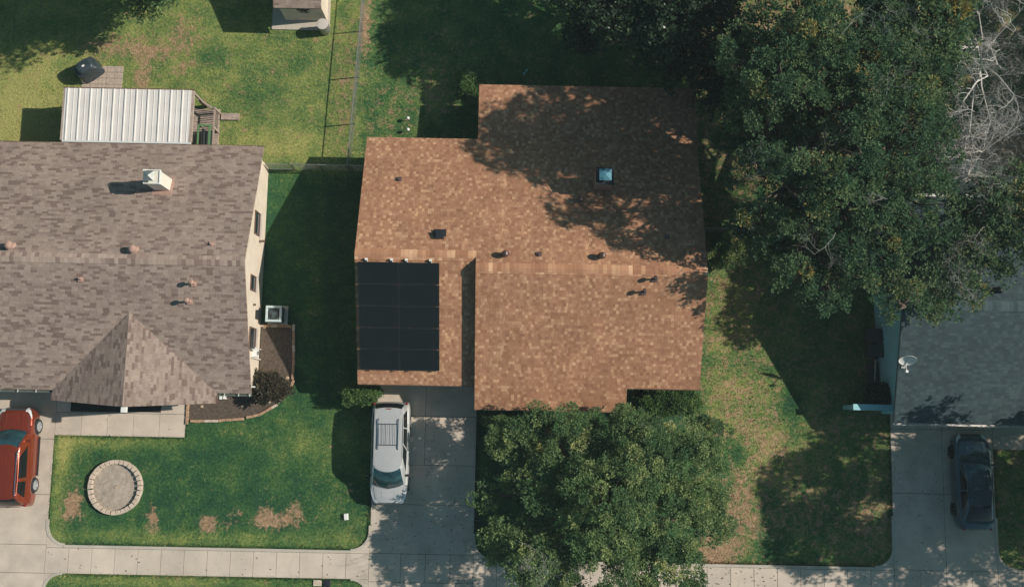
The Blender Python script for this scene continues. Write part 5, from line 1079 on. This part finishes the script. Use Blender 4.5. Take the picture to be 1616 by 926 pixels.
# hedges and shrubs
def hedge(px, py, rx, ry, h, label, mat, seed, n=60, leaf=.09, cat='bush', name='bush', z0=.55, tint=0.):
    x, y = Wp(px, py, h*.6); return plant(name, (x, y), label, cat, [(x-rx*.45, y, h*z0, rx*.6, ry, h*.5), (x+rx*.45, y, h*z0, rx*.6, ry, h*.5), (x, y, h*(z0+.05), rx*.6, ry*1.02, h*.5)], n, .26, 150, leaf, mat, seed, tint=tint)
hedge(571, 622, .95, .5, 1.3, 'rounded green bush at the corner of the rust roof beside the minivan', M['leaf_hedge'], 91, 90, tint=.1)
hedge(1052, 634, 1.6, .6, 1.5, 'green hedge along the front wall under the right part of the rust roof', M['leaf_hedge'], 92, 220)
hedge(790, 660, .9, .45, .9, 'low green shrub by the middle driveway under the rust roof edge', M['leaf_hedge'], 93, 60)
hedge(739, 137, .45, .5, 1.5, 'green bush at the back left corner of the shaded rust roof', M['leaf_hedge'], 94, 50)
hedge(418, 612, .95, .6, 1.0, 'dry brown and grey ornamental shrub in the flower bed', M['leaf_dry'], 95, 60, .14, 'shrub', 'shrub')
hedge(447, 612, .4, .35, .5, 'small dry grass clump in the bed next to the brick curve', M['leaf_dry'], 98, 24, .1, 'shrub', 'shrub', tint=.3)
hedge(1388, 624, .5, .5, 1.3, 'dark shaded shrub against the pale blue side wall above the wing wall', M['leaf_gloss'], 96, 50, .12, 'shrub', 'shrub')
hedge(1140, 395, 1.0, .8, 1.0, 'low ragged bush under the large tree beside the rust roofed house', M['leaf_front'], 97, 60, .1)

hm = bpy.data.materials.new('black_lift_haze'); hm.use_nodes = True; ht = hm.node_tree; ht.nodes.clear()  # thin even air volume added only to lift the darkest tones
hv = ht.nodes.new('ShaderNodeVolumePrincipled'); ho = ht.nodes.new('ShaderNodeOutputMaterial'); ht.links.new(hv.outputs[0], ho.inputs['Volume'])
hv.inputs['Color'].default_value = (0.80, 0.93, 1.0, 1); hv.inputs['Density'].default_value = 0.0004; hv.inputs['Anisotropy'].default_value = 0.0
HZ = MB(); HZ.box(-2800, 2800, -2800, 2800, -1.2, 52.6); tag(HZ.build('black_lift_haze', hm), kind='stuff')

# fallen leaves lying under and downwind of the trees
rl = np.random.RandomState(77); n = 5200
lx = np.concatenate([rl.normal(13, 5, n//2), rl.normal(2, 6, n//4), rl.uniform(-24, 24, n//4)]); ly = np.concatenate([rl.normal(1, 7, n//2), rl.normal(-5, 3, n//4), rl.uniform(-8, 20, n//4)])
ok = ~(((lx > -36) & (lx < -12.8) & (ly > .3) & (ly < 13.8)) | ((lx > -7.7) & (lx < 9.2) & (ly > .4) & (ly < 17.1)) | ((lx > 18.3) & (ly > .1) & (ly < 11.8)) | ((lx > -23.3) & (lx < -15.8) & (ly > 13) & (ly < 16.6)) | (((lx+6.15)**2 < 1.1) & (ly < 1) & (ly > -4.5)) | (((lx-23.3)**2 < 1.1) & (ly < 0) & (ly > -5)) | (lx < -23.6))
lx, ly = lx[ok], ly[ok]; n = len(lx); a = rl.uniform(0, 6.28, n); L_ = rl.uniform(.025, .05, n); zz = np.full(n, .075)
u = np.stack([np.cos(a)*L_, np.sin(a)*L_, rl.normal(0, .008, n)], 1); v = np.stack([-np.sin(a)*L_*.55, np.cos(a)*L_*.55, rl.normal(0, .008, n)], 1); c = np.stack([lx, ly, zz], 1)
me = np_mesh('fallen_leaves', np.stack([c-u, c-v, c+u, c+v], 1).reshape(-1, 3), np.arange(4*n).reshape(-1, 4), M['leaf_dry']); add_float(me, 'tint', np.repeat(rl.uniform(.2, 1, n), 4))
o = bpy.data.objects.new('fallen_leaves', me); COL.objects.link(o); tag(o, 'small dry brown leaves scattered over the lawns and driveways', 'leaves', kind='stuff')
